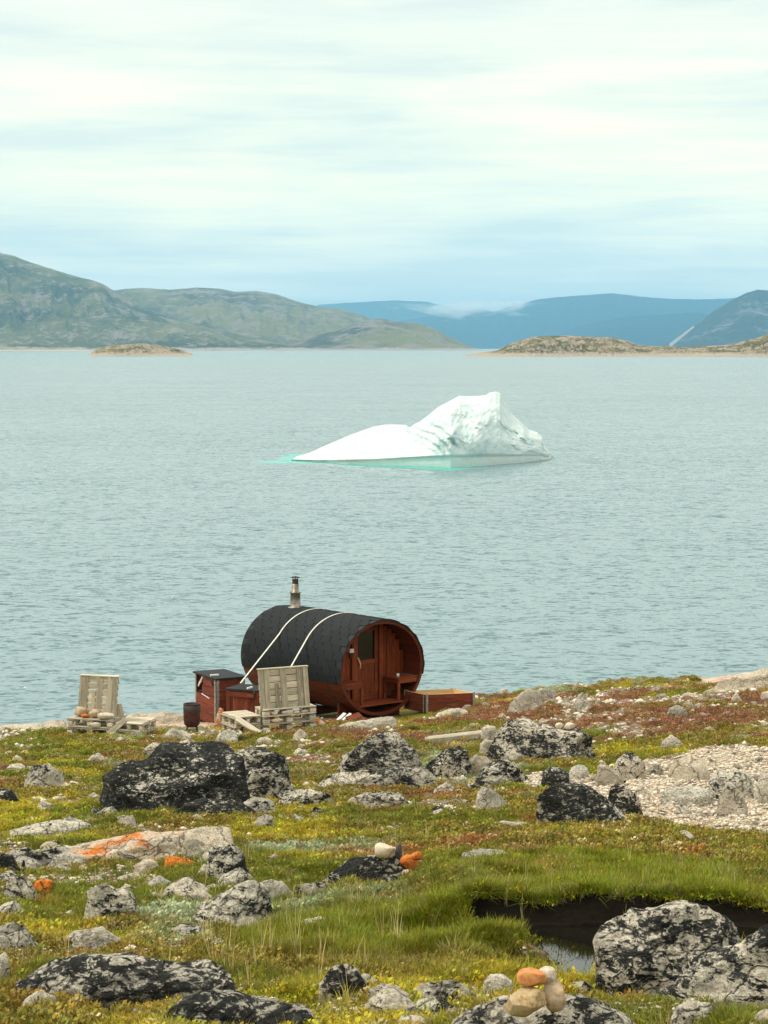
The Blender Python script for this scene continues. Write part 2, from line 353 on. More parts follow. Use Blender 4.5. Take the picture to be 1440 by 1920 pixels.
GRAVEL = [(1170,1450),(1215,1425),(1250,1412),(1330,1402),(1440,1396),(1700,1394),(1700,1572),(1440,1562),(1350,1556),(1270,1552),(1190,1535),(1120,1515),(1040,1480),(960,1470),(1000,1448),(1100,1450)]
def blob(px, py, cx, cy, rx, ry): return np.exp(-(((px - cx) / rx) ** 2 + ((py - cy) / ry) ** 2))
PAL = dict(green=(.17, .18, .018), lush=(.21, .225, .012), yellow=(.37, .32, .03), olive=(.22, .175, .032), rust=(.27, .12, .035), brown=(.25, .13, .065), sage=(.33, .36, .22), straw=(.66, .52, .26), dark=(.035, .04, .012))
PAL = {k: tuple(c * (1.14 if k != 'dark' else .8) for c in v) for k, v in PAL.items()}
def veg_fields(X, Y, Z):
    px, py = px_of(X, Y, Z)
    w = {}
    n = lambda s, sd_, o=3: fbm(X * s, Y * s, 0, o, sd_)
    w['olive'] = .5 + .5 * n(.7, 301)
    w['green'] = .35 + .9 * n(.6, 302) + .8 * blob(px, py, 300, 1670, 200, 45) + .5 * blob(px, py, 60, 1390, 90, 30)
    w['lush'] = -.1 + .9 * n(.8, 303) + 1.5 * blob(px, py, 1180, 1640, 330, 60) + 1.1 * blob(px, py, 700, 1760, 330, 80) + .5 * blob(px, py, 1420, 1385, 80, 18) + .5 * blob(px, py, 150, 1730, 150, 60) + .4 * blob(px, py, 860, 1325, 120, 15)
    w['yellow'] = .12 + 1.1 * n(.9, 304) + .75 * blob(px, py, 150, 1540, 240, 50) + .5 * blob(px, py, 560, 1560, 150, 50) + .6 * blob(px, py, 900, 1850, 300, 40) + .5 * blob(px, py, 250, 1770, 200, 30) + .5 * blob(px, py, 1300, 1800, 200, 80)
    w['rust'] = -.12 + 1.2 * n(1.1, 305) + .8 * blob(px, py, 60, 1890, 130, 50) + .5 * blob(px, py, 1150, 1860, 180, 50) + .6 * blob(px, py, 110, 1700, 50, 40) + .5 * blob(px, py, 1380, 1860, 100, 50)
    w['brown'] = .0 + 1.1 * n(.8, 306) + 1.0 * blob(px, py, 1150, 1335, 400, 38) + .5 * blob(px, py, 650, 1380, 200, 25) + .4 * blob(px, py, 1000, 1590, 60, 20)
    w['sage'] = -.15 + 1.3 * n(1.0, 307) + .8 * blob(px, py, 330, 1690, 110, 45) + .6 * blob(px, py, 560, 1600, 120, 30) + .5 * blob(px, py, 1000, 1480, 100, 20) + .4 * blob(px, py, 600, 1430, 200, 30)
    w['straw'] = -.55 + 1.2 * n(1.7, 308) + .8 * blob(px, py, 1150, 1275, 170, 14)
    w['dark'] = -.02 + 1.0 * n(2.2, 309)
    ks = list(w); A = np.stack([w[k] for k in ks], 0); E = np.exp(A * 11); E /= E.sum(0)
    c = np.tensordot(E.T, np.array([PAL[k] for k in ks]), 1) if E.ndim == 2 else np.einsum('kij,kc->ijc', E, np.array([PAL[k] for k in ks]))
    return c, dict(zip(ks, E)), px, py
def bare_mask(X, Y, px, py):
    """1 on gravel and naked rock"""
    e = 14 * fbm(X * 1.1, Y * 1.1, 0, 3, 401)
    g = in_poly(px + e * 2, py + e, GRAVEL).astype(float)
    spots = sstep(.22, .34, fbm(X * .9, Y * .9, 0, 4, 402) + .22 * blob(px, py, 1250, 1320, 250, 40) + .18 * blob(px, py, 650, 1500, 150, 20) + .12 * blob(px, py, 720, 1375, 200, 22) + .2 * blob(px, py, 470, 1385, 140, 18) + .16 * blob(px, py, 80, 1640, 120, 45) + .16 * blob(px, py, 500, 1650, 90, 30) + .14 * blob(px, py, 200, 1615, 120, 25) + .12 * blob(px, py, 850, 1590, 120, 18) + .1 * blob(px, py, 700, 1890, 600, 22) - .3 * blob(px, py, 1180, 1640, 330, 70) - .25 * blob(px, py, 700, 1770, 330, 70))
    shore = sstep(1372, 1362, py + e * .4) * sstep(430, 380, px) * sstep(43, 46, Y)
    cr = sstep(1288, 1278, py + .5 * e) * sstep(1290, 1330, px)
    return g, spots, np.maximum(shore, cr)

# polar-spaced sheet: fine in front, coarse behind; real ground all the way down into the sea
ys = np.concatenate([np.geomspace(5, 12.2, 160), np.linspace(12.21, 13.7, 60), np.linspace(13.71, 14.05, 50), np.geomspace(14.07, 52, 320), np.linspace(52.3, 62, 25)])
us = np.concatenate([np.linspace(-.62, -.205, 60), np.linspace(-.2, .2, 520), np.linspace(.205, .62, 60)])
YY, UU = np.meshgrid(ys, us, indexing='ij'); XX = UU * YY; ZZ = hgt(XX, YY)
colr, _, PX, PY = veg_fields(XX, YY, ZZ); gq, spq, shq = bare_mask(XX, YY, PX, PY)
ZZ = ZZ + np.where((gq + spq + shq) > .5, .012 * fbm(XX * 9, YY * 9, 0, 3, 55), .03 * fbm(XX * 11, YY * 11, 0, 2, 56) * (Y := sstep(14.2, 15, YY) + (YY < 12)))
def m_ground():
    m, nt, b, o = new_mat('tundra_ground'); at_ = nn(nt, 'ShaderNodeAttribute', attribute_name='veg'); ab = nn(nt, 'ShaderNodeAttribute', attribute_name='bare'); s = nn(nt, 'ShaderNodeSeparateColor'); ln(nt, ab.outputs['Color'], s.inputs[0])
    tc = nn(nt, 'ShaderNodeTexCoord'); V = tc.outputs['Object']
    n = noise_n(nt, V, 14, 8, .72); n2 = noise_n(nt, V, 3, 5, .6)
    c = mix_c(nt, ramp(nt, n, [(.36, (1, 1, 1)), (.52, (0, 0, 0))]), at_.outputs['Color'], (.045, .035, .016))
    vr = nn(nt, 'ShaderNodeTexVoronoi', ins={'Scale': 16.0, 'Randomness': 1.0}); ln(nt, V, vr.inputs['Vector'])
    sepv = nn(nt, 'ShaderNodeSeparateColor'); ln(nt, vr.outputs['Color'], sepv.inputs[0])
    grav = ramp(nt, sepv.outputs[0], [(0, (.62, .50, .35)), (.4, (.80, .68, .49)), (.8, (.86, .76, .58)), (1, (.48, .41, .32))])
    grav = mix_c(nt, ramp(nt, vr.outputs['Distance'], [(.35, (0, 0, 0)), (.6, (1, 1, 1))]), grav, (.34, .25, .18))
    spot = mix_c(nt, ramp(nt, n, [(.45, (0, 0, 0)), (.55, (1, 1, 1))]), (.18, .12, .08), (.36, .30, .23))
    slab = ramp(nt, noise_n(nt, mapping(nt, V, (1, 2.2, 1)), 1.8, 7, .65), [(.35, (.40, .25, .18)), (.5, (.66, .47, .36)), (.62, (.76, .62, .50))])
    c = mix_c(nt, s.outputs[1], c, spot); c = mix_c(nt, s.outputs[0], c, grav); c = mix_c(nt, s.outputs[2], c, slab)
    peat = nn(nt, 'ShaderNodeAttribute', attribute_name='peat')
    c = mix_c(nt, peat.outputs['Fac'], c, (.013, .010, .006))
    ln(nt, c, b.inputs['Base Color']); b.inputs['Roughness'].default_value = .95; b.inputs['Specular IOR Level'].default_value = .1
    h = math_n(nt, 'ADD', n, math_n(nt, 'MULTIPLY', vr.outputs['Distance'], -.4)); bump(nt, b, h, .8, .06); return m
M_GROUND = m_ground()
me = np_mesh('ground', np.stack([XX, YY, ZZ], -1).reshape(-1, 3), grid_faces(len(ys), len(us)), M_GROUND)
def add_col(me, name, arr):
    a = me.color_attributes.new(name, 'FLOAT_COLOR', 'POINT'); v = np.ones((len(arr), 4), np.float32); v[:, :3] = arr; a.data.foreach_set('color', v.ravel())
add_col(me, 'veg', colr.reshape(-1, 3)); add_col(me, 'bare', np.stack([gq, spq, shq], -1).reshape(-1, 3))
insd = np.where(in_poly(XX, YY, POOL), seg_dist(XX, YY, POOL), -seg_dist(XX, YY, POOL))
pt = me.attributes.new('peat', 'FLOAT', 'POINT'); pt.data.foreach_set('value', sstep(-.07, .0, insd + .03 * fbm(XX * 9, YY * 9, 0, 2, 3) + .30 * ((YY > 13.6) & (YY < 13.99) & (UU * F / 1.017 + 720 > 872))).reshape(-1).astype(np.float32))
tag(link('ground', me), kind='structure')
# the rest of the headland, coarser and a little lower so that it never crosses the fine sheet
xs = np.linspace(-140, 140, 90); y2 = np.concatenate([np.linspace(-120, 0, 30), np.linspace(2, 66, 40)])
Y2, X2 = np.meshgrid(y2, xs, indexing='ij'); Z2 = hgt(X2, np.maximum(Y2, 0)) - .02 * np.minimum(Y2, 0)
inner = (np.abs(X2) < .62 * Y2 + 1.5) & (Y2 > 3)
Z2 = Z2 - np.where(inner, .5, .06)
me = np_mesh('headland', np.stack([X2, Y2, Z2], -1).reshape(-1, 3), grid_faces(len(y2), len(xs)), M_GROUND)
c2, _, P2, Q2 = veg_fields(X2, np.maximum(Y2, 4), Z2); add_col(me, 'veg', c2.reshape(-1, 3)); add_col(me, 'bare', np.zeros((Z2.size, 3)))
tag(link('headland', me), kind='structure')

# pool water
def m_pool():
    m, nt, b, o = new_mat('still_pool_water'); b.inputs['Base Color'].default_value = (.010, .009, .006, 1); b.inputs['Roughness'].default_value = .03; b.inputs['IOR'].default_value = 1.6
    tc = nn(nt, 'ShaderNodeTexCoord'); bump(nt, b, noise_n(nt, tc.outputs['Object'], 9, 2), .05, .01); return m
bm = bmesh.new(); xs_ = [p[0] for p in POOL]; ys_ = [p[1] for p in POOL]
vs = [bm.verts.new(c) for c in ((min(xs_) - .1, min(ys_) - .1, POOLZ), (max(xs_) + .1, min(ys_) - .1, POOLZ), (max(xs_) + .1, max(ys_) + .1, POOLZ), (min(xs_) - .1, max(ys_) + .1, POOLZ))]
bm.faces.new(vs); o = bm_obj('pool_water', bm, m_pool()); tag(o, kind='structure')

# ------------------------------------------------------------------ sea
def m_sea():
    m, nt, b, o = new_mat('fjord_water'); tc = nn(nt, 'ShaderNodeTexCoord'); V = tc.outputs['Object']
    # water body: glacial grey-teal, turquoise where the foot of the iceberg lies under the surface
    s = nn(nt, 'ShaderNodeSeparateXYZ'); ln(nt, V, s.inputs[0])
    xr = math_n(nt, 'SUBTRACT', s.outputs[0], 5.2)
    yw = math_n(nt, 'ADD', math_n(nt, 'MAXIMUM', math_n(nt, 'MULTIPLY', xr, -.99), math_n(nt, 'MULTIPLY', xr, 2.2)), 171.9)
    ex = math_n(nt, 'POWER', math_n(nt, 'ABSOLUTE', math_n(nt, 'DIVIDE', math_n(nt, 'SUBTRACT', s.outputs[0], 3.2), 12.4)), 8.0)
    ey = math_n(nt, 'DIVIDE', math_n(nt, 'MAXIMUM', math_n(nt, 'SUBTRACT', yw, s.outputs[1]), 0.0), 3.4)
    ey2 = math_n(nt, 'POWER', math_n(nt, 'DIVIDE', math_n(nt, 'SUBTRACT', s.outputs[1], 182.5), 3.0), 2.0)
    ex2 = math_n(nt, 'POWER', math_n(nt, 'DIVIDE', math_n(nt, 'SUBTRACT', s.outputs[0], -7.6), 3.6), 2.0)
    far_ = math_n(nt, 'GREATER_THAN', s.outputs[1], 196.0)
    d1 = math_n(nt, 'ADD', math_n(nt, 'ADD', ex, ey), math_n(nt, 'MULTIPLY', far_, 9.0)); d2 = math_n(nt, 'ADD', ex2, ey2); d = math_n(nt, 'MINIMUM', d1, d2)
    d = math_n(nt, 'ADD', d, math_n(nt, 'MULTIPLY', math_n(nt, 'SUBTRACT', noise_n(nt, V, .5, 4), .5), .7))
    tq = ramp(nt, d, [(.45, (1, 1, 1)), (1.1, (0, 0, 0))])
    big = noise_n(nt, mapping(nt, V, (.012, .004, 1)), 1, 3)
    base = mix_c(nt, big, (.155, .25, .27), (.185, .285, .30))
    base = mix_c(nt, tq, base, (.07, .46, .40))
    ln(nt, base, b.inputs['Base Color'])
    b.inputs['Roughness'].default_value = .06; b.inputs['IOR'].default_value = 1.33
    # wind ripples: slopes summed over four sizes, crests lying across the wind
    tot = None
    for scl, det, k in (((5.5, 8.5, 1), 2, 1.5), ((1.9, 3.6, 1), 3, 2.9), ((.40, .7, 1), 3, .8), ((.03, .05, 1), 3, .3)):
        t = nn(nt, 'ShaderNodeTexNoise', ins={'Scale': 1.0, 'Detail': float(det), 'Roughness': .6, 'Distortion': .5}); ln(nt, mapping(nt, V, scl, rot=(0, 0, .08)), t.inputs['Vector'])
        sb = nn(nt, 'ShaderNodeVectorMath', operation='SUBTRACT'); ln(nt, t.outputs['Color'], sb.inputs[0]); sb.inputs[1].default_value = (.5, .5, .5)
        sc_ = nn(nt, 'ShaderNodeVectorMath', operation='MULTIPLY'); ln(nt, sb.outputs[0], sc_.inputs[0]); sc_.inputs[1].default_value = (k * .6, k, 0)
        if tot is None: tot = sc_.outputs[0]
        else:
            ad = nn(nt, 'ShaderNodeVectorMath', operation='ADD'); ln(nt, tot, ad.inputs[0]); ln(nt, sc_.outputs[0], ad.inputs[1]); tot = ad.outputs[0]
    # wavelets are steep on the side the breeze pushes towards the land, gentle behind
    sy = nn(nt, 'ShaderNodeSeparateXYZ'); ln(nt, tot, sy.inputs[0]); st_ = math_n(nt, 'MULTIPLY', math_n(nt, 'MAXIMUM', math_n(nt, 'SUBTRACT', sy.outputs[1], .06), 0.0), -2.3); gn = math_n(nt, 'MULTIPLY', math_n(nt, 'MAXIMUM', math_n(nt, 'MULTIPLY', sy.outputs[1], -1.0), 0.0), -.12)
    cy = nn(nt, 'ShaderNodeCombineXYZ'); ln(nt, sy.outputs[0], cy.inputs[0]); ln(nt, math_n(nt, 'SUBTRACT', math_n(nt, 'ADD', st_, gn), .05), cy.inputs[1])
    ad = nn(nt, 'ShaderNodeVectorMath', operation='ADD'); ln(nt, cy.outputs[0], ad.inputs[0]); ad.inputs[1].default_value = (0, 0, 1)
    nm = nn(nt, 'ShaderNodeVectorMath', operation='NORMALIZE'); ln(nt, ad.outputs[0], nm.inputs[0]); ln(nt, nm.outputs[0], b.inputs['Normal']); return m
bm = bmesh.new(); S = 45000
for x in (-S, S): pass
vs = [bm.verts.new(c) for c in ((-S, -S, 0), (S, -S, 0), (S, S, 0), (-S, S, 0))]; bm.faces.new(vs)
tag(bm_obj('sea', bm, m_sea()), kind='structure')

# ------------------------------------------------------------------ far land
def m_hill(name, greens, rock, scale, rockth=(.5, .62), shore=None, zs=12.):
    m, nt, b, o = new_mat(name); tc = nn(nt, 'ShaderNodeTexCoord'); V = tc.outputs['Object']
    n = noise_n(nt, mapping(nt, V, (1, .6, 2.2)), scale, 8, .68, .3); n2 = noise_n(nt, mapping(nt, V, (1, .5, 1.5)), scale * .28, 5, .6); n3 = noise_n(nt, V, scale * 4, 6, .75)
    c = mix_c(nt, ramp(nt, n2, [(.42, (0, 0, 0)), (.58, (1, 1, 1))]), greens[0], greens[1])
    f = math_n(nt, 'ADD', math_n(nt, 'MULTIPLY', n, .6), math_n(nt, 'MULTIPLY', n3, .4))
    c = mix_c(nt, ramp(nt, f, [(rockth[0], (0, 0, 0)), (rockth[1], (1, 1, 1))]), c, rock)
    if shore:
        s = nn(nt, 'ShaderNodeSeparateXYZ'); ln(nt, V, s.inputs[0])
        z = math_n(nt, 'ADD', math_n(nt, 'DIVIDE', s.outputs[2], zs), math_n(nt, 'MULTIPLY', math_n(nt, 'SUBTRACT', n, .5), 3.0))
        c = mix_c(nt, ramp(nt, z, [(.5, (1, 1, 1)), (.8, (0, 0, 0))]), c, mix_c(nt, n3, tuple(x * .6 for x in shore), shore))
    if name == 'grey_mountain': c = mix_c(nt, nn(nt, 'ShaderNodeAttribute', attribute_name='scree').outputs['Fac'], c, (.55, .54, .50))
    ln(nt, c, b.inputs['Base Color']); b.inputs['Roughness'].default_value = 1; b.inputs['Specular IOR Level'].default_value = .0
    bump(nt, b, f, 1.0, 1.2 / scale * .6); return m
def land(name, ridge, Ys, Yc, mat, x0=None, x1=None, rel=.16, nf=6., seed=1, rows=46, step=2.5, ppow=.9, kind='structure', basey=None):
    rx = np.array([p[0] for p in ridge], float); ry = np.array([p[1] for p in ridge], float)
    x0 = rx[0] if x0 is None else x0; x1 = rx[-1] if x1 is None else x1
    u = np.arange(x0, x1 + step, step); top = np.interp(u, rx, ry) + .9 * fbm(u * .09, 0 * u, 0, 4, seed)
    Tz = np.maximum(CAMH - tanrow(top) * Yc, -3)
    t = np.concatenate([np.linspace(0, 1, rows), 1 + np.linspace(.08, .6, 7)])
    Yg = Ys + (Yc - Ys) * t
    th, uh = np.meshgrid(t, u, indexing='ij'); Yh = Ys + (Yc - Ys) * th
    wob = (Yc - Ys) * .12 * fbm(uh * .012 * nf / 6, 0 * uh + 3, 0, 3, seed + 5) * np.sin(np.pi * np.clip(th, 0, 1)); 
    X = (uh - 720) / F * Yh * .9985
    prof = np.where(th <= 1, np.clip(th, 0, 1) ** ppow, np.cos((th - 1) / .6 * np.pi / 2) ** .8)
    Z = Tz[None, :] * prof
    n = fbm(uh * .01 * nf, th * nf * .8, 0, 6, seed + 11, .55); rdg = 1 - np.abs(fbm(uh * .007 * nf + .3 * n, th * nf * .5, 0, 5, seed + 21)) * 2.6
    env = np.sin(np.pi * np.clip(th, 0, 1) ** .8) ** .7
    Z = Z + rel * np.maximum(Tz[None, :], 3) * env * (.75 * n + .45 * (rdg - .5))
    Z = np.where(th == 0, -6, Z); Z[-1] = -6
    me = np_mesh(name, np.stack([X, Yh, Z], -1).reshape(-1, 3), grid_faces(len(t), len(u)), mat)
    if name == 'grey_mountain':
        qx, qy = px_of(X, Yh, Z); sc_ = np.zeros(X.shape)
        for (x1, y1, x2, y2, w) in ((1258, 646, 1300, 613, 4.5),):
            tt = np.clip(((qx - x1) * (x2 - x1) + (qy - y1) * (y2 - y1)) / ((x2 - x1) ** 2 + (y2 - y1) ** 2), 0, 1); d = np.hypot(qx - x1 - tt * (x2 - x1), qy - y1 - tt * (y2 - y1)); sc_ = np.maximum(sc_, sstep(w * (1.1 - .7 * tt), w * .4, d))
        a_ = me.attributes.new('scree', 'FLOAT', 'POINT'); a_.data.foreach_set('value', sc_.reshape(-1).astype(np.float32))
    return tag(link(name, me), kind=kind)
MH1 = m_hill('green_fell', ((.10, .10, .03), (.28, .26, .07)), (.44, .37, .28), .007, (.49, .57), (.80, .64, .50), 13.)
MH1b = m_hill('brown_fell', ((.11, .10, .035), (.31, .28, .08)), (.42, .34, .27), .007, (.48, .57), (.80, .64, .50), 12.)
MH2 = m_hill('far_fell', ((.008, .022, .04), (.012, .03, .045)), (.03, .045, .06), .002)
MH3 = m_hill('grey_mountain', ((.06, .075, .07), (.08, .09, .08)), (.32, .31, .31), .003, (.50, .60))
MI = m_hill('island_rock', ((.12, .12, .04), (.26, .22, .08)), (.58, .47, .35), .05, (.47, .54), (.80, .66, .50), 5.)
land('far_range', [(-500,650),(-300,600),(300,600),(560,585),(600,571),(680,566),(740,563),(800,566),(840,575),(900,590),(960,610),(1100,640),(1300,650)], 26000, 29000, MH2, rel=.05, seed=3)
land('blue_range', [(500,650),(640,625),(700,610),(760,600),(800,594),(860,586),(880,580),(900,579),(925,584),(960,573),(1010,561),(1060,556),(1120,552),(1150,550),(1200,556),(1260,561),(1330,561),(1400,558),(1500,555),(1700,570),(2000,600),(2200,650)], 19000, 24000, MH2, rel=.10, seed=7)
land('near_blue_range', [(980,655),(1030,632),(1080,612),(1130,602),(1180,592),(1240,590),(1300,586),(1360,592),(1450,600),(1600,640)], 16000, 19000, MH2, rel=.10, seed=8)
land('grey_mountain', [(1190,656),(1235,650),(1262,636),(1290,616),(1315,600),(1340,580),(1370,563),(1395,550),(1418,543),(1440,545),(1480,552),(1600,540),(1800,590),(2100,650)], 10500, 12500, MH3, rel=.12, seed=9, step=1.2, rows=110)
land('left_fell', [(-900,520),(-300,455),(-100,450),(0,473),(30,480),(60,492),(130,514),(190,530),(215,545),(240,562),(275,580),(330,600),(420,618),(520,640),(575,657)], 7600, 9300, MH1, rel=.17, seed=13, rows=70)
land('middle_fell', [(150,560),(200,547),(240,541),(270,540),(320,543),(370,539),(410,541),(440,547),(480,545),(520,552),(560,566),(600,576),(640,579),(680,591),(700,600),(760,612),(820,630),(870,648),(905,657)], 8800, 11500, MH1b, rel=.15, seed=14, rows=70)
land('low_fell', [(520,657),(560,640),(600,628),(640,618),(670,606),(700,598),(715,597),(740,603),(780,606),(810,614),(850,636),(880,650),(910,657)], 7700, 8600, MH1b, rel=.14, seed=15)
land('left_fell_foot', [(-900,600),(0,604),(100,596),(200,590),(300,604),(380,612),(450,630),(520,643),(570,657)], 7400, 8200, MH1, rel=.2, seed=17, rows=60)
land('low_point', [(-900,650),(-100,646),(0,650),(60,652),(120,653),(170,656),(240,657)], 6400, 6700, MI, rel=.2, seed=16, rows=14)
land('small_island', [(168,664),(182,654),(210,648),(240,646),(265,644),(290,646),(310,649),(335,655),(352,660),(362,664)], 2420, 2520, MI, rel=.3, seed=19, step=1, rows=30, nf=20)
land('right_island', [(865,668),(900,661),(930,657),(950,648),(975,638),(1000,631),(1060,629),(1100,631),(1150,633),(1175,639),(1195,647),(1240,649),(1290,651),(1340,648),(1370,646),(1400,638),(1420,633),(1440,626),(1500,612),(1700,600),(2000,640),(2200,668)], 2350, 2560, MI, rel=.28, seed=20, step=1.2, rows=44, nf=18)

# ------------------------------------------------------------------ iceberg
def iceberg():
    top = [(546,863),(556,856),(580,849),(620,831),(660,814),(700,800),(722,796),(745,796),(762,797),(768,801),(776,796),(790,788),(806,776),(820,764),(850,748),(862,742),(878,743),(900,742),(911,741),(918,736),(930,734),(938,737),(941,748),(950,762),(958,774),(975,790),(992,805),(1008,811),(1016,818),(1020,834),(1030,846),(1037,855)]
    wl = [(546,864),(650,870),(760,874),(845,877.5),(900,874),(980,868),(1030,861),(1037,857)]
    led = [(546,862.5),(600,864),(700,862),(770,858),(810,856),(845,855),(900,854),(980,853.5),(1037,855)]
    dep = [(546,.5),(620,4),(700,7),(790,8),(880,9),(940,8),(1000,5),(1037,.5)]
    u = np.arange(546, 1037.5, .8); I = lambda t: np.interp(u, [p[0] for p in t], [p[1] for p in t])
    Yf = CAMH / tanrow(I(wl)); zl = CAMH - tanrow(I(led)) * Yf; Dp = I(dep); Yc = Yf + Dp; zt = CAMH - tanrow(I(top)) * Yc
    zt = np.maximum(zt, zl + .02); right = sstep(770, 850, u)
    rows = []
    for (z, dy) in ((-1.5, .5), (-.3, .2), (0, .12), (.3, .12)): rows.append((Yf + dy, np.minimum(z, zl) + 0 * u))
    rows.append((Yf + .16, zl * .8)); rows.append((Yf + .22, zl - .06)); rows.append((Yf - .08, zl + .06))
    for t in np.linspace(.012, 1, 120):
        a = 1.0 + 1.1 * right; b = 1.0 - .25 * right + .0 * u
        Yr = Yf + Dp * t ** a; Zr = zl + .06 + (zt - zl - .06) * t ** b
        env = np.sin(np.pi * min(t, 1)) ** .6
        # fluted band leaning down to the right between the two masses
        uu = u - (772 + 75 * (1 - t) ** 1.1)
        flute = np.exp(-(uu / 26) ** 2) * np.sin(uu * .42 + 2 * fbm(u * .05, t * 4 + 0 * u, 0, 3, 71)) * .5
        crack = -.9 * np.exp(-((uu - 16 - 3 * fbm(0 * u, t * 14 + 0 * u, 0, 3, 79)) / 4.5) ** 2)
        n = fbm(u * .030, t * 3.4 + 0 * u, 0, 5, 72, .52); rd = 1 - 2 * np.abs(fbm(u * .02 + .3 * n, t * 2 + 0 * u, 0, 4, 73, .45))
        scal = vn(u * .06 + n, t * 6 + n, 0, 80) ** 2
        disp = right * env * (1.15 * n + .8 * rd - .4 + .35 * scal) + (1 - right) * env * .12 * fbm(u * .02, t * 3 + 0 * u, 0, 3, 74) + env * (flute + crack) * .9
        disp = disp * np.minimum(1, Dp / 5)
        rows.append((Yr - disp, Zr + .10 * right * env * fbm(u * .1, t * 9 + 0 * u, 0, 3, 75)))
    for t in np.linspace(.1, 1, 14): rows.append((Yc + (Dp * .7 + .3) * t, zt * (1 - t ** 1.5) - 1.2 * t))
    Yr = np.array([r[0] for r in rows]); Zr = np.array([r[1] for r in rows]); X = (u[None, :] - 720) / F * (Yr * cp + (CAMH - Zr) * sp)
    m, nt, b, o = new_mat('glacier_ice'); tc = nn(nt, 'ShaderNodeTexCoord'); V = tc.outputs['Object']
    n = noise_n(nt, V, .9, 7, .62, .3); s = nn(nt, 'ShaderNodeSeparateXYZ'); ln(nt, V, s.inputs[0])
    c = ramp(nt, n, [(.3, (.46, .60, .60)), (.5, (.60, .69, .67)), (.65, (.66, .73, .70))])
    wet = ramp(nt, math_n(nt, 'ADD', s.outputs[2], math_n(nt, 'MULTIPLY', n, .3)), [(.18, (1, 1, 1)), (.40, (.55, .55, .55)), (1.0, (.25, .25, .25)), (1.1, (0, 0, 0))])
    c = mix_c(nt, wet, c, (.60, .68, .63)); ln(nt, c, b.inputs['Base Color']); b.inputs['Roughness'].default_value = .55
    b.inputs['Subsurface Weight'].default_value = .0; bump(nt, b, n, .3, .4)
    me = np_mesh('iceberg', np.stack([X, Yr, Zr], -1).reshape(-1, 3), grid_faces(len(rows), len(u)), m)
    tag(link('iceberg', me), 'white iceberg with a long smooth slope and a craggy peak in the fjord', 'iceberg')
iceberg()

# ------------------------------------------------------------------ rocks
_ico = {}
def ico(k):
    if k not in _ico:
        bm = bmesh.new(); bmesh.ops.create_icosphere(bm, subdivisions=k, radius=1)
        _ico[k] = (np.array([v.co[:] for v in bm.verts]), np.array([[v.index for v in f.verts] for f in bm.faces])); bm.free()
    return _ico[k]
def rock_shape(hw, hd, prof, seed, k=2.6, sub=5, rough=1.0, cuts=8, sink=.3, lean=0.):
    """prof(x) gives the top height over local x in [-hw, hw]; hd half depth"""
    s, f = ico(sub); rs = np.random.RandomState(seed)
    q = s / (np.sum(np.abs(s) ** k, 1) ** (1 / k))[:, None]
    for _ in range(cuts):
        n = rs.normal(size=3); n /= np.linalg.norm(n); n[2] = abs(n[2]) * .8; n /= np.linalg.norm(n); pj = q @ n; c = rs.uniform(.74, .96) * pj.max()
        d = pj - c; q = q - np.maximum(d, 0)[:, None] * n * .95
    q[:, 0] = q[:, 0] / np.abs(q[:, 0]).max(); bi = np.clip(((q[:, 0] + 1) * 20).astype(int), 0, 39); zb = np.zeros(40); np.maximum.at(zb, bi, q[:, 2])
    zb = np.maximum(zb, .2); x = q[:, 0] * hw; zm = np.interp(q[:, 0], np.linspace(-.975, .975, 40), zb)
    T = prof(x); H = max(T.max(), .02)
    z = np.where(q[:, 2] > 0, T * np.minimum(q[:, 2] / zm, 1.05), q[:, 2] * H * sink)
    y = q[:, 1] * hd + lean * z
    P = np.stack([x, y, z], 1); size = (hw + hd + H) / 3
    sc1 = 1.5 / size; o = rs.uniform(0, 50, 3)
    a = fbm(P[:, 0] * sc1 + o[0], P[:, 1] * sc1 + o[1], P[:, 2] * sc1 * 1.3 + o[2], 5, seed % 97, .55)
    b = 1 - np.abs(fbm(P[:, 0] * sc1 * .8 + o[1], P[:, 1] * sc1 * .8, P[:, 2] * sc1 * 1.6 + o[0], 4, seed % 89 + 3)) * 2
    P = P + s * (size * .20 * rough * (a + .55 * (b - .6)))[:, None] * np.array([.7, .9, .6])
    return P, f
def rock(label, cx, base, prof, black=.6, orange=.0, warm=.2, depth=.75, k=2.6, sub=None, rough=1., cuts=20, sink=.35, name='boulder', cat='boulder', group=None, seed=None, fwd=0.):
    """prof: photo outline [(px, py)...]; base: photo row where its foot meets the ground"""
    xs = [p[0] for p in prof]; x0, x1 = min(xs), max(xs); cx = (x0 + x1) / 2 if cx is None else cx
    g = G(cx, base); s0 = mpp(g.y, g.z); hw = (x1 - x0) / 2 * s0; hd = hw * depth
    Yc = g.y + hd * .62 + fwd; s1 = mpp(Yc, g.z); hw = (x1 - x0) / 2 * s1; c = at((x0 + x1) / 2, base, Yc); gz = float(hgt(c.x, Yc)); gz = min(gz, float(hgt(c.x, g.y)) + .02)
    Px = np.array([at(a, b, Yc)[:] for a, b in prof]); lx = Px[:, 0] - c.x; lz = Px[:, 2] - gz
    o_ = np.argsort(lx); lx, lz = lx[o_], np.maximum(lz[o_], .01)
    seed = seed if seed is not None else int(abs(x0 * 7 + base * 13)) % 9973
    wpx = x1 - x0; sub = sub or (6 if wpx > 270 else 5 if wpx > 85 else 4)
    P, f = rock_shape(hw, hd, lambda x: np.interp(x, lx, lz), seed, k, sub, rough, cuts, sink)
    me = np_mesh(name, P, f, M_ROCK, smooth=sub < 5); o = link(name, me, None, (c.x, Yc, gz)); o.color = (black, orange, warm, 1)
    tag(o, label, cat, group); o['_r'] = 1; ROCKS.append((o, P, hw, hd)); return o
ROCKS = []
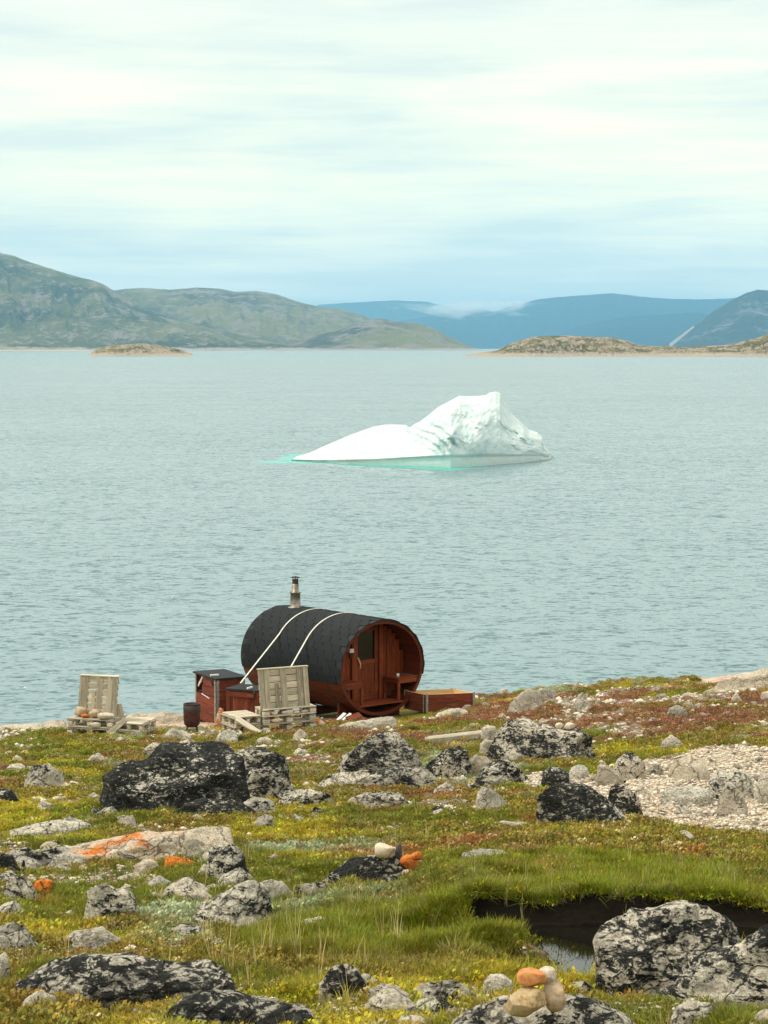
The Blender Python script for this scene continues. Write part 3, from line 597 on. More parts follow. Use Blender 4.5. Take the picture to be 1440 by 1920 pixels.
def dome(x0, x1, base, top, skew=.5, flat=.5):
    m = x0 + (x1 - x0) * skew; w = (x1 - x0)
    return [(x0, base - (base - top) * .15), (x0 + (m - x0) * flat * .55, base - (base - top) * .72), (m - .08 * w, top + .5), (m, top), (m + .08 * w, top + .7), (x1 - (x1 - m) * flat * .55, base - (base - top) * .7), (x1, base - (base - top) * .12)]

R_ = rock
# left group of great blocks
b1 = R_('huge dark boulder covered in black lichen, largest of the block group on the left', None, 1524, [(188,1512),(190,1475),(196,1450),(206,1430),(214,1421),(240,1417),(268,1424),(286,1408),(320,1400),(370,1403),(420,1403),(450,1412),(466,1435),(474,1480),(476,1515)], .80, 0, .1, .5, k=3.6)
R_('pale notched rock tip rising behind the left end of the huge dark boulder', None, 1428, [(262,1428),(272,1402),(285,1391),(300,1393),(312,1397),(330,1412),(345,1425)], .45, 0, .5, .6, fwd=.9)
R_('dark topped square block at the right rear of the huge dark boulder', None, 1484, [(432,1470),(436,1415),(450,1405),(490,1404),(520,1406),(534,1411),(540,1450),(546,1478)], .62, 0, .3, .6, k=4)
R_('white and black mottled boulder leaning against the square block', None, 1500, [(451,1490),(455,1465),(464,1446),(484,1433),(505,1438),(528,1455),(548,1472),(552,1484)], .52, 0, .35, .6)
R_('low dark slab at the foot of the huge dark boulder', None, 1530, [(320,1525),(345,1505),(380,1496),(430,1498),(460,1510),(480,1526)], .85, 0, .1, .4)
R_('pale lichen spotted boulder standing alone in the grass near the left edge', None, 1480, [(37,1478),(46,1458),(58,1436),(72,1433),(88,1436),(106,1446),(117,1462),(120,1474)], .42, 0, .45, .7)
R_('low black rock cut by the left edge below the lone spotted boulder', None, 1506, [(-30,1500),(-5,1482),(20,1480),(36,1492),(40,1502)], .85, 0, .1, .6)
R_('small grey rock in the grass left of the lone spotted boulder', None, 1444, [(12,1443),(20,1434),(34,1431),(48,1437),(52,1443)], .2, 0, .4)
R_('small white rock with dark spots in yellow grass below the huge dark boulder', None, 1554, [(217,1552),(220,1532),(232,1526),(248,1527),(258,1536),(256,1550)], .32, 0, .75, .8)
R_('long grey rock lying low in the grass at the left edge', None, 1575, [(-20,1566),(20,1558),(60,1550),(100,1541),(125,1536),(150,1538),(168,1546),(180,1553),(178,1566)], .5, 0, .3, .35)
R_('long flat slab with orange lichen along its top', None, 1612, [(94,1602),(112,1588),(150,1578),(210,1571),(300,1563),(360,1558),(420,1553),(448,1556),(462,1568),(466,1590)], .34, .34, .95, .32, k=4)
R_('white boulder with black speckles at the right end of the orange slab', None, 1566, [(464,1562),(470,1546),(484,1532),(502,1528),(514,1533),(520,1548),(518,1562)], .33, 0, .75, .8, fwd=.2)
R_('tan wedge of rock propped in front of the orange slab', None, 1616, [(338,1610),(342,1580),(350,1568),(366,1572),(378,1592),(382,1612)], .35, .1, .8, .6)
R_('grey split block in front of the orange slab', None, 1618, [(245,1608),(250,1585),(262,1573),(285,1573),(305,1584),(320,1600),(326,1616)], .42, 0, .3, .5)
R_('grey rock under the left end of the orange slab', None, 1606, [(176,1600),(182,1585),(200,1575),(232,1574),(248,1582),(250,1602)], .3, 0, .1, .5)
R_('mottled black and white boulder below the orange slab', None, 1656, [(384,1625),(388,1600),(402,1587),(425,1582),(446,1590),(460,1605),(470,1630),(468,1652)], .62, 0, .2, .7)
R_('bright orange lichen stone at the foot of the split block', None, 1630, [(298,1626),(304,1612),(325,1607),(350,1610),(368,1618),(370,1628)], .12, 1.0, .7, .7)
R_('cream rock with orange stain left of the bright orange stone', None, 1640, [(247,1636),(255,1620),(275,1611),(292,1614),(302,1628),(304,1638)], .2, .35, .85, .7)
R_('olive grey hump of rock left of the cream stained rock', None, 1628, [(88,1625),(100,1608),(130,1600),(155,1606),(160,1622)], .35, 0, .2, .6)
R_('dark lichen rock against the left edge with a pale rim', None, 1640, [(-20,1630),(0,1601),(25,1598),(45,1606),(52,1622),(40,1638)], .7, 0, .3, .7)
R_('small peach stone beside the dark rimmed rock', None, 1630, [(32,1629),(38,1619),(50,1617),(62,1624),(64,1629)], .0, .2, .95)
R_('small cream stone below the olive grey hump', None, 1638, [(138,1637),(142,1629),(154,1623),(164,1626),(170,1636)], .0, .1, .9)
R_('grey rounded rock with black lichen above the orange stone on the left', None, 1700, [(3,1695),(8,1665),(20,1645),(42,1640),(62,1652),(70,1675),(66,1695)], .55, 0, .35, .7)
R_('orange lichened stone leaning on the grey rounded rock', None, 1682, [(58,1680),(66,1655),(80,1648),(98,1650),(110,1662),(104,1678)], .28, 1., .5, .7)
R_('pale rock with dark lichen at the left edge below the orange leaning stone', None, 1726, [(-15,1722),(5,1697),(28,1689),(50,1695),(56,1714),(50,1724)], .5, 0, .3)
R_('dark rock behind the grey rounded rock at the left edge', None, 1662, [(-25,1655),(-5,1640),(15,1636),(30,1640),(36,1656)], .8, 0, .2)
R_('weathered root coloured rock at the left edge above the long low slab', None, 1775, [(-20,1770),(0,1735),(25,1728),(50,1740),(60,1765)], .4, 0, .35)
R_('pale rounded rock cut by the left edge above the long low slab', None, 1850, [(-30,1845),(-10,1795),(8,1788),(18,1800),(22,1840)], .3, 0, .5)
R_('rounded boulder half black half pale in the middle of the left meadow', None, 1728, [(157,1712),(158,1682),(165,1663),(182,1653),(202,1652),(214,1664),(240,1668),(258,1685),(268,1712),(266,1724)], .52, 0, .35, .75)
R_('large domed boulder with slanting grey streaks in the lower left meadow', None, 1750, [(351,1745),(354,1718),(368,1700),(388,1688),(420,1670),(446,1656),(468,1651),(490,1656),(504,1670),(514,1698),(530,1722),(532,1744)], .55, 0, .3, .7)
R_('pale grey rock behind the right shoulder of the streaked boulder', None, 1690, [(480,1680),(488,1655),(510,1647),(530,1652),(545,1668),(560,1688)], .25, 0, .4)
R_('small pale ridge of rock right of the streaked boulder', None, 1690, [(545,1685),(556,1666),(572,1655),(590,1657),(600,1672),(606,1688)], .4, 0, .55)
R_('small white and black rock at the left foot of the cairn rock', None, 1684, [(576,1682),(582,1664),(594,1655),(608,1658),(616,1670),(616,1682)], .55, 0, .5)
R_('flat pale stone lying in the grass below the streaked boulder', None, 1744, [(553,1738),(570,1724),(600,1720),(630,1727),(654,1738)], .12, 0, .5, .5)
cr = R_('low dark rock carrying the small cairn with orange stones', None, 1662, [(593,1657),(612,1640),(640,1622),(665,1610),(700,1603),(740,1604),(770,1612),(790,1630),(796,1645)], .74, 0, .3, .4, seed=41)
R_('long low slab with black crest filling the lower left corner', None, 1896, [(-40,1884),(0,1858),(50,1838),(98,1812),(140,1803),(200,1799),(240,1797),(300,1801),(370,1804),(420,1814),(444,1832),(450,1850)], .60, 0, .25, .4, k=3)
R_('half buried grey rock on the bottom edge right of the long low slab', None, 1938, [(270,1930),(292,1910),(318,1882),(340,1868),(378,1862),(430,1866),(480,1880),(540,1888),(600,1896),(640,1915)], .55, 0, .25, .4)
R_('boulder with pink patch and black flecks near the bottom centre', None, 1876, [(585,1872),(592,1850),(604,1832),(625,1815),(648,1810),(668,1818),(686,1838),(696,1856),(698,1874)], .5, .12, .55, .7)
R_('pale flat rock at the right foot of the pink patched boulder', None, 1888, [(672,1882),(690,1855),(715,1848),(745,1852),(766,1866),(770,1884)], .3, 0, .45, .6)
R_('low lichen covered rock between the pink patched boulder and the cairn', None, 1884, [(765,1876),(790,1848),(830,1838),(865,1840),(895,1856),(905,1880)], .5, 0, .3, .5)
R_('brownish grey rock behind the tan cairn stone', None, 1872, [(903,1868),(908,1842),(922,1829),(942,1827),(958,1838),(966,1868)], .35, 0, .2)
fb = R_('broad streaked rock on the bottom edge carrying the foreground cairn', None, 1944, [(840,1936),(870,1902),(900,1886),(945,1878),(1000,1873),(1050,1864),(1100,1871),(1150,1886),(1185,1908),(1205,1936)], .52, 0, .3, .45, k=3, rough=.7, seed=77)
R_('big angular boulder with white flakes beside the dark pool', None, 1866, [(1086,1842),(1084,1790),(1086,1758),(1098,1742),(1120,1724),(1165,1706),(1210,1704),(1262,1699),(1328,1696),(1342,1706),(1360,1722),(1384,1744),(1396,1780),(1398,1830)], .68, 0, .35, .6, k=3.4)
R_('sloping dark slab running out of the lower right corner', None, 1886, [(1186,1868),(1240,1840),(1300,1803),(1380,1757),(1440,1720),(1520,1690),(1620,1700),(1700,1790)], .66, 0, .35, .45)
R_('grey rock on the bottom edge in the right corner', None, 1934, [(1255,1925),(1270,1890),(1300,1873),(1335,1880),(1352,1905),(1356,1930)], .45, 0, .3)
R_('white stone cut by the bottom edge left of the foreground cairn', None, 1930, [(742,1925),(752,1908),(775,1903),(798,1910),(806,1924)], .2, 0, .6)
R_('pinkish rock cut by the right end of the bottom edge', None, 1936, [(1400,1930),(1415,1905),(1440,1895),(1480,1905),(1500,1930)], .3, 0, .6)
# middle ground
R_('peaked boulder with mixed white and black lichen left of the wooden beam', None, 1454, [(621,1448),(628,1430),(650,1414),(672,1396),(695,1381),(720,1374),(744,1377),(762,1390),(780,1404),(796,1424),(802,1444)], .52, 0, .4, .6)
R_('low lichen ledge below the peaked boulder', None, 1478, [(598,1470),(620,1452),(680,1443),(740,1440),(800,1440),(832,1452),(838,1468)], .55, 0, .35, .35)
R_('split boulder with black back directly under the wooden beam', None, 1462, [(792,1445),(800,1428),(818,1414),(838,1404),(862,1398),(878,1402),(884,1420),(880,1450)], .62, 0, .4, .6)
bigm = R_('broad streaked boulder with small stones on its top right of the beam', None, 1426, [(903,1420),(910,1400),(925,1375),(940,1356),(958,1346),(985,1349),(1010,1360),(1050,1366),(1090,1369),(1118,1380),(1130,1396),(1138,1416)], .60, .05, .5, .55)
R_('pale stone wedged against the upper left of the streaked boulder', None, 1392, [(896,1388),(900,1370),(914,1361),(930,1363),(938,1378),(936,1390)], .1, 0, .6)
R_('tan stone under the pale wedged stone', None, 1418, [(896,1414),(900,1396),(912,1386),(926,1390),(930,1406)], .12, 0, .7)
R_('smooth cream stone between two black boulders', None, 1454, [(876,1448),(880,1426),(894,1416),(912,1418),(926,1430),(928,1448)], .0, .05, .95)
R_('low black and white boulder right of the smooth cream stone', None, 1476, [(884,1472),(896,1450),(912,1436),(932,1427),(952,1426),(972,1440),(988,1458),(996,1472)], .68, 0, .3, .6)
R_('dark rounded rock left of the olive grey stone', None, 1478, [(1012,1472),(1018,1450),(1032,1438),(1050,1438),(1064,1450),(1072,1470)], .85, 0, .1)
R_('olive grey stone behind the cream egg shaped boulder', None, 1462, [(1064,1458),(1070,1440),(1086,1434),(1100,1440),(1106,1456)], .3, 0, .1)
R_('cream egg shaped boulder on the edge of the gravel', None, 1474, [(1102,1466),(1104,1444),(1118,1434),(1140,1435),(1160,1446),(1172,1464)], .05, 0, .95)
R_('tan boulder with black right side behind the cream egg boulder', None, 1464, [(1146,1456),(1156,1428),(1172,1414),(1190,1414),(1203,1426),(1209,1445),(1210,1460)], .55, .05, .7, .8)
R_('long black slab sloping down to the right at the edge of the gravel', None, 1546, [(1000,1500),(1012,1484),(1035,1474),(1060,1469),(1090,1467),(1112,1480),(1140,1505),(1170,1528),(1190,1548)], .70, 0, .2, .4)
R_('jagged mottled rock behind the long black slab', None, 1532, [(1128,1500),(1138,1478),(1154,1467),(1172,1470),(1188,1486),(1200,1502),(1210,1526)], .7, 0, .5)
R_('pale craggy rock in the grass left of the long black slab', None, 1520, [(888,1512),(892,1492),(904,1477),(920,1476),(934,1488),(948,1506),(954,1517)], .3, 0, .45)
R_('heap of grey broken rock left of the pale craggy rock', None, 1518, [(640,1512),(655,1494),(690,1484),(730,1484),(760,1494),(780,1512)], .5, 0, .4, .4)
R_('arched dark rock right of the huge boulder group', None, 1514, [(514,1508),(524,1494),(548,1483),(580,1480),(608,1482),(622,1492),(630,1508)], .66, 0, .3, .5)
R_('small pale rock ledge left of the arched dark rock', None, 1528, [(448,1524),(458,1504),(476,1497),(500,1499),(518,1510),(524,1522)], .38, 0, .4, .6)
R_('peach boulder with black spots on the gravel', None, 1464, [(1248,1458),(1254,1434),(1275,1424),(1300,1422),(1322,1428),(1330,1446),(1328,1460)], .30, .22, .95, .7)
R_('flat dark grey boulder on the gravel', None, 1510, [(1234,1500),(1240,1484),(1260,1477),(1295,1476),(1325,1480),(1338,1494),(1338,1506)], .15, 0, -.0, .5)
R_('domed grey boulder with black mottling at the right side of the gravel', None, 1504, [(1328,1490),(1334,1466),(1350,1450),(1376,1444),(1402,1450),(1416,1470),(1418,1498)], .5, 0, .1, .7)
R_('grey block cut by the right edge on the gravel', None, 1504, [(1414,1496),(1418,1462),(1428,1449),(1450,1448),(1474,1462),(1480,1496)], .3, 0, .3, .7)
R_('white wedge shaped rock in front of the domed grey boulder', None, 1524, [(1344,1518),(1352,1494),(1364,1473),(1378,1474),(1394,1492),(1408,1504),(1410,1518)], .35, 0, .75, .6)
R_('small brown stone beside the white wedge rock', None, 1530, [(1378,1528),(1384,1516),(1396,1514),(1404,1526)], .1, .1, .6)
R_('pale triangular rock at the upper end of the gravel', None, 1404, [(1238,1402),(1246,1386),(1258,1378),(1272,1386),(1288,1400)], .12, 0, .6)
R_('large pale rock on the shore rise right of the planter', None, 1336, [(950,1332),(960,1314),(975,1300),(992,1293),(1008,1297),(1018,1312),(1022,1330)], .15, 0, .65)
R_('grey rock tip behind the large pale shore rock', None, 1312, [(1000,1310),(1008,1293),(1024,1289),(1040,1295),(1048,1308)], .2, 0, .4)
R_('brownish boulder on the heather left of the middle rise', None, 1332, [(1072,1328),(1078,1314),(1092,1309),(1104,1314),(1110,1328)], .1, 0, .55)
R_('grey rounded stone among the heather stones on the right', None, 1344, [(1250,1342),(1256,1328),(1270,1322),(1284,1328),(1290,1341)], .2, 0, .4)
R_('pale pointed stone high on the right slope', None, 1317, [(1371,1315),(1376,1303),(1384,1300),(1392,1314)], .05, 0, .55)
R_('whitish stone cut by the right edge high on the slope', None, 1312, [(1424,1310),(1430,1299),(1442,1296),(1456,1308)], .05, 0, .8)
R_('pale outcrop along the crest at the right edge', None, 1290, [(1312,1285),(1330,1272),(1365,1268),(1400,1262),(1425,1256),(1450,1254),(1500,1256),(1560,1275)], .08, .05, .85, .3)
R_('flat light stone in the grass below the long black slab', None, 1554, [(905,1552),(925,1543),(955,1540),(985,1542),(1000,1550)], .1, 0, .6, .5)
R_('grey stone sunk in the meadow above the pool', None, 1612, [(860,1608),(875,1596),(900,1590),(940,1594),(960,1606)], .25, 0, .3, .5)
R_('small grey rock in the green grass right of the meadow', None, 1578, [(1258,1575),(1268,1562),(1284,1558),(1302,1566),(1308,1575)], .3, 0, .2)
# by the sauna
R_('pale rounded rock on the ground right of the left bench', None, 1388, [(306,1386),(310,1374),(322,1367),(340,1368),(356,1376),(360,1385)], .08, 0, .6)
R_('blue grey rock between the brazier and the right bench', None, 1394, [(404,1390),(412,1376),(428,1368),(442,1372),(450,1388)], .08, 0, .0)
R_('white pointed stone in the grass below the right bench', None, 1388, [(547,1385),(554,1372),(564,1367),(574,1374),(578,1384)], .05, 0, .8)
R_('yellowish white stone left of the white pointed stone', None, 1396, [(478,1394),(484,1385),(496,1381),(508,1386),(512,1394)], .03, 0, .8)
R_('orange brown rock beside the right end of the right bench', None, 1364, [(574,1363),(580,1350),(592,1346),(606,1352),(614,1362)], .1, .35, .8)
R_('low pale rock ridge in front of the sauna porch', None, 1366, [(628,1363),(645,1357),(680,1350),(715,1345),(735,1346),(748,1352)], .08, 0, .55, .35)
R_('small rock heap in front of the planter', None, 1345, [(812,1342),(825,1336),(842,1331),(858,1328),(872,1331),(884,1340)], .08, 0, .7, .4)
R_('yellowish stone at the corner of the planter', None, 1330, [(860,1328),(864,1318),(873,1315),(882,1320),(886,1328)], .0, .1, .9)
R_('orange rock standing between the two storage boxes', None, 1362, [(402,1360),(406,1340),(412,1328),(418,1330),(420,1345),(420,1358)], .0, .5, .8, .6, fwd=.0)
R_('pink shore rock sloping into the water behind the brazier', None, 1362, [(205,1362),(225,1345),(260,1337),(310,1335),(345,1338),(385,1350),(400,1362)], .02, .06, .95, .5, fwd=1.5)
R_('low pink shore rock at the water left of the left bench', None, 1372, [(-40,1368),(0,1362),(40,1360),(90,1352),(125,1350),(150,1362)], .05, .04, .85, .4, fwd=1.5)
rs = np.random.RandomState(5)
def half_sunk(n, poly, label, group, wr, black, warm):
    k = 0
    for _ in range(n * 12):
        if k >= n: break
        xs = [p[0] for p in poly]; ys_ = [p[1] for p in poly]; cx, by = rs.uniform(min(xs), max(xs)), rs.uniform(min(ys_), max(ys_))
        if not in_poly(np.array([cx]), np.array([by]), poly)[0]: continue
        g = G(cx, by)
        if min(((g.x - o.location.x) / (hw * 1.05)) ** 2 + ((g.y - o.location.y) / (hd * 1.1)) ** 2 for o, P, hw, hd in ROCKS) < 1.3: continue
        if in_poly(np.array([g.x]), np.array([g.y]), POOL)[0] or seg_dist(np.array([g.x]), np.array([g.y]), POOL)[0] < .3: continue
        w = rs.uniform(*wr); h = w * rs.uniform(.28, .55); sk = rs.uniform(.3, .7)
        rock(label, None, by, [(cx - w / 2, by), (cx - w * .3, by - h * .7), (cx - w * .5 + w * sk, by - h), (cx + w * .32, by - h * .6), (cx + w / 2, by)], rs.uniform(*black), 0, rs.uniform(*warm), rs.uniform(.5, .9), group=group, seed=int(rs.randint(9000)), name='half_sunken_rock', cat='rock'); k += 1
half_sunk(26, [(0,1400),(600,1400),(600,1560),(0,1560)], 'rock half sunk in the grass around the great dark blocks', 'half sunken rocks by the great blocks', (16, 44), (.2, .65), (.1, .8))
half_sunk(22, [(560,1400),(1180,1400),(1180,1540),(560,1540)], 'rock half sunk in the moss among the middle boulders', 'half sunken rocks of the middle ground', (16, 46), (.2, .8), (.1, .8))
half_sunk(26, [(0,1585),(560,1600),(560,1700),(0,1720)], 'rock half sunk in the moss below the orange lichened slab', 'half sunken rocks below the orange slab', (20, 60), (.3, .7), (.1, .8))
half_sunk(16, [(760,1300),(1440,1280),(1440,1395),(900,1390)], 'rock half sunk in the heather of the right slope', 'half sunken rocks on the right slope', (12, 36), (.05, .35), (.4, .9))
half_sunk(13, [(0,1590),(600,1590),(600,1700),(400,1790),(0,1790)], 'low grey rock slab breaking through the moss of the left foreground', 'low slabs of the left foreground', (55, 125), (.3, .6), (.1, .6))
half_sunk(6, [(600,1850),(900,1850),(1000,1910),(450,1910)], 'low grey slab between the plants at the bottom centre', 'low slabs at the bottom centre', (60, 120), (.3, .6), (.1, .6))
half_sunk(10, [(1200,1420),(1440,1420),(1440,1550),(1200,1550)], 'rock half buried in the pale gravel', 'half buried rocks in the gravel', (16, 40), (.05, .6), (.2, .9))
half_sunk(14, [(0,1840),(900,1860),(1440,1860),(1440,1920),(0,1920)], 'rock half sunk in the plants along the lower edge', 'half sunken rocks of the foreground', (30, 80), (.3, .65), (.1, .6))

# cairns ---------------------------------------------------------------
def top_of(o, P, X, Y, r=.05):
    w = P + np.array(o.location); m = (np.hypot(w[:, 0] - X, w[:, 1] - Y) < r)
    return w[m, 2].max() if m.any() else w[:, 2].max()
def pebble_at(name, label, X, Y, Z, w, d, h, col, seed, cat='stone', group=None, tilt=(0, 0, 0), sub=5, rough=.9, k=2.3):
    """a rounded stone whose underside is at Z"""
    s, f = ico(sub); r2 = np.random.RandomState(seed); q = s / (np.sum(np.abs(s) ** k, 1) ** (1 / k))[:, None]
    for _ in range(9):
        n = r2.normal(size=3); n /= np.linalg.norm(n); dd = q @ n - r2.uniform(.62, .88); q = q - np.maximum(dd, 0)[:, None] * n * .8
    q = q / np.abs(q).max(0)
    P = q * np.array([w / 2, d / 2, h / 2]); sc1 = 2.2 / w
    P = P + s * (w * .05 * rough * fbm(P[:, 0] * sc1 + seed, P[:, 1] * sc1, P[:, 2] * sc1, 4, seed % 31))[:, None]
    P = P @ np.array(Euler(tilt).to_matrix()).T; P[:, 2] -= P[:, 2].min()
    o = link(name, np_mesh(name, P, f, M_ROCK if len(col) == 3 else col[3]), None, (X, Y, Z)); o.color = (col[0], col[1], col[2], 1); tag(o, label, cat, group); return o, P
def m_cobble(name, a, b_, c_, scale=30):
    m, nt, b, o = new_mat(name); tc = nn(nt, 'ShaderNodeTexCoord'); V = tc.outputs['Object']; n = noise_n(nt, V, scale, 8, .75); l = noise_n(nt, V, scale * .25, 4, .6)
    c = ramp(nt, n, [(.36, a), (.48, b_), (.64, c_)]); c = mix_c(nt, math_n(nt, 'MULTIPLY', ramp(nt, l, [(.4, (0, 0, 0)), (.65, (1, 1, 1))]), .5), c, a)
    ln(nt, c, b.inputs['Base Color']); b.inputs['Roughness'].default_value = .8; b.inputs['Specular IOR Level'].default_value = .25; bump(nt, b, n, .5, .008); return m
MC_TAN = m_cobble('tan_speckled_stone', (.20, .12, .05), (.50, .34, .17), (.68, .55, .36))
MC_OR = m_cobble('orange_cobble', (.42, .15, .05), (.64, .26, .08), (.76, .40, .18), 28)
MC_SP = m_cobble('speckled_granite', (.28, .20, .13), (.68, .58, .45), (.82, .76, .66), 55)
MC_BR = m_cobble('brown_pink_stone', (.24, .14, .08), (.54, .39, .25), (.70, .57, .42))
MC_FIRE = m_cobble('bright_orange_stone', (.20, .06, .02), (.66, .16, .02), (.80, .33, .09), 26)
MC_CR = m_cobble('cream_stone', (.45, .30, .14), (.72, .60, .42), (.82, .76, .62), 22)
MC_PINK = m_cobble('pinkish_white_stone', (.50, .32, .22), (.80, .62, .48), (.88, .78, .66), 30)
MC_DK = m_cobble('dark_grey_stone', (.03, .03, .03), (.08, .08, .075), (.16, .15, .14), 22)
def stack(base, items, Yoff):
    o, P, hw, hd = [r for r in ROCKS if r[0] == base][0]; Y0 = o.location.y + Yoff; placed = []
    for (nm, label, px, w_, h_, on, m, dy, tilt, seed) in items:
        Y = Y0 + dy; s = mpp(Y, 5); X = (px - 720) * s
        if on is None: z = top_of(o, P, X, Y, w_ * s * .25) - .012
        else:
            zs = []
            for i in on: oo, PP = placed[i]; zs.append(top_of(oo, PP, X, Y, w_ * s * .22))
            z = max(zs) - (.022 if 'crowning' in label else .008)
        placed.append(pebble_at(nm, label, X, Y, z, w_ * s, w_ * s * .8, h_ * s, (0, 0, 0, m), seed, tilt=tilt, rough=.75 if base is fb else .2))
    return placed
stack(fb, [('cobble', 'big tan speckled stone at the bottom of the foreground cairn', 981, 80, 52, None, MC_TAN, -.06, (0, -.06, .1), 3),
           ('cobble', 'brownish pink stone standing upright on the right of the foreground cairn', 1037, 46, 62, None, MC_BR, .0, (0, .08, 0), 4),
           ('cobble', 'smooth orange egg shaped stone lying on the foreground cairn', 993, 57, 34, [0], MC_OR, -.02, (0, .05, 0), 5),
           ('cobble', 'round white speckled stone crowning the foreground cairn', 1021, 36, 33, [1], MC_SP, .02, (0, -.4, 0), 6)], -.22)
stack(cr, [('cobble', 'cream stone with orange side, left on the small meadow cairn', 720, 42, 30, None, MC_CR, 0, (0, 0, .2), 13),
           ('cobble', 'dark grey stone in the middle of the small meadow cairn', 748, 14, 34, None, MC_DK, .02, (0, 0, 0), 14),
           ('cobble', 'pinkish white stone under the bright orange one on the meadow cairn', 767, 28, 16, None, MC_PINK, -.04, (0, 0, 0), 15),
           ('cobble', 'bright orange stone topping the small meadow cairn', 767, 35, 27, [2], MC_FIRE, .0, (0, .1, 0), 16),
           ('cobble', 'white stone leaning between cream and dark stones of the meadow cairn', 738, 16, 22, None, MC_PINK, .05, (0, .5, 0), 17),
           ('cobble', 'orange wedge of stone at the right foot of the meadow cairn', 782, 22, 20, None, MC_FIRE, -.12, (0, .3, 0), 18)], -.05)
stack(bigm, [('cobble', 'left one of three pale stones on the broad streaked boulder', 1050, 16, 12, None, MC_CR, 0, (0, 0, 0), 23),
             ('cobble', 'middle and largest of three pale stones on the broad streaked boulder', 1069, 22, 14, None, MC_SP, 0, (0, 0, 0), 24),
             ('cobble', 'smallest pale stone at the right of three on the streaked boulder', 1086, 10, 8, None, MC_CR, 0, (0, 0, 0), 25)], 0)

# ------------------------------------------------------------------ barrel sauna
def sauna():
    gp = G(716, 1345); Y0 = 47.0; X0 = (716 - 720) * mpp(Y0, 1.5); c = at(716, 1346, Y0); gz = float(hgt(X0, Y0))
    root = empty('barrel_sauna', (X0, Y0, c.z), R(39.6), 'dark red wooden barrel sauna with black shingle roof beside the water', 'sauna')
    A, B, L, zc = 1.16, 1.03, 3.55, 1.09
    def el(th, s=0.): return Vector(((A + s) * math.sin(th), 0, zc + (B + s) * math.cos(th)))    # th from the top, positive to local +X
    # staves
    N = 44
    for i in range(N):
        th = 2 * math.pi * (i + .5) / N; p = el(th, -.02); dth = 2 * math.pi / N
        a0, a1 = el(th - dth / 2, -.02), el(th + dth / 2, -.02); w = (a1 - a0).length - .004
        nrm = Vector((math.sin(th) / A, 0, math.cos(th) / B)).normalized()
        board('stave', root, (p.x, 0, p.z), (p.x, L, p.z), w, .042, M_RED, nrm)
    # shingle roof
    lim = R(103)
    bm = bmesh.new(); prev = None
    for k in range(61):
        th = -lim + 2 * lim * k / 60; row = [bm.verts.new(el(th, s) + Vector((0, y, 0))) for s, y in ((.006, -.04), (.006, L + .03), (.018, L + .03), (.018, -.04))]
        if prev:
            for j in range(4): bm.faces.new((prev[j], row[j], row[(j + 1) % 4], prev[(j + 1) % 4]))
        else: bm.faces.new(row[::-1])
        prev = row
    bm.faces.new(prev); bm_obj('roof_felt', bm, M_FELT, root)
    # hexagonal shingle tabs: local X along the barrel, local Y down the slope
    bm = bmesh.new(); w2, hh = .152, .20; o2 = [(-w2, .10), (w2, .10), (w2, -.03), (w2 * .55, -.10), (-w2 * .55, -.10), (-w2, -.03)]
    t0 = [bm.verts.new((x, y, .004 + (.010 if y < 0 else -.002))) for x, y in o2]; b0 = [bm.verts.new((x, y, -.004 + (.006 if y < 0 else -.002))) for x, y in o2]
    bm.faces.new(t0[::-1]); bm.faces.new(b0)
    for k in range(6): bm.faces.new((t0[k], t0[(k + 1) % 6], b0[(k + 1) % 6], b0[k]))
    bmesh.ops.recalc_face_normals(bm, faces=bm.faces)
    sm = bpy.data.meshes.new('shingle'); bm.to_mesh(sm); bm.free(); sm.materials.append(M_SHING)
    # rows at equal arc length
    ths = np.linspace(0, lim, 400); pts = np.array([el(t, .024)[:] for t in ths]); arc = np.concatenate([[0], np.cumsum(np.linalg.norm(np.diff(pts, axis=0), axis=1))])
    rnd = random.Random(4); nrow = int((arc[-1] - .08) / .168)
    for side in (-1, 1):
        for r_ in range(nrow + 1):
            s = .07 + r_ * .168
            if s > arc[-1] - .07: s = arc[-1] - .07
            th = float(np.interp(s, arc, ths)) * side; p = el(th, .024); nrm = Vector((math.sin(th) / A, 0, math.cos(th) / B)).normalized()
            ncol = 11
            for c_ in range(ncol):
                y = .12 + c_ * .312 + (.156 if r_ % 2 else 0)
                if y > L - .1: continue
                o = link('shingle', sm, root); up = Vector((0, 1, 0)); x = up * side * -1; z = nrm; ydir = z.cross(x)   # ydir points uphill
                m = Matrix((x, ydir, z)).transposed().to_4x4(); m.translation = Vector((p.x, y + rnd.uniform(-.004, .004), p.z)) + nrm * rnd.uniform(0, .003); o.matrix_local = m
    # front rim ring
    for yy, nm in ((-.012, 'front_hoop'), (L - .02, 'rear_hoop')):
        bm = bmesh.new(); n = 64; rings = [[bm.verts.new(el(2 * math.pi * k / n, s) + Vector((0, y, 0))) for k in range(n)] for s, y in ((.004, yy), (.004, yy + .035), (-.065, yy + .035), (-.065, yy))]
        for a in range(4):
            for k in range(n): bm.faces.new((rings[a][k], rings[a][(k + 1) % n], rings[(a + 1) % 4][(k + 1) % n], rings[(a + 1) % 4][k]))
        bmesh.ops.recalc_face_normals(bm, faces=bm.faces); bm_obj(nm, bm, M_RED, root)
    # steel bands under the felt
    for y in (.5, 2.9):
        bm = bmesh.new(); ks = [lim + (2 * math.pi - 2 * lim) * k / 30 for k in range(31)]; prev = None
        for th in ks:
            row = [bm.verts.new(el(th, s) + Vector((0, y + dy, 0))) for s, dy in ((.003, -.02), (.003, .02), (.009, .02), (.009, -.02))]
            if prev:
                for j in range(4): bm.faces.new((prev[j], row[j], row[(j + 1) % 4], prev[(j + 1) % 4]))
            prev = row
        bmesh.ops.recalc_face_normals(bm, faces=bm.faces); bm_obj('steel_band', bm, M_BLACK, root)
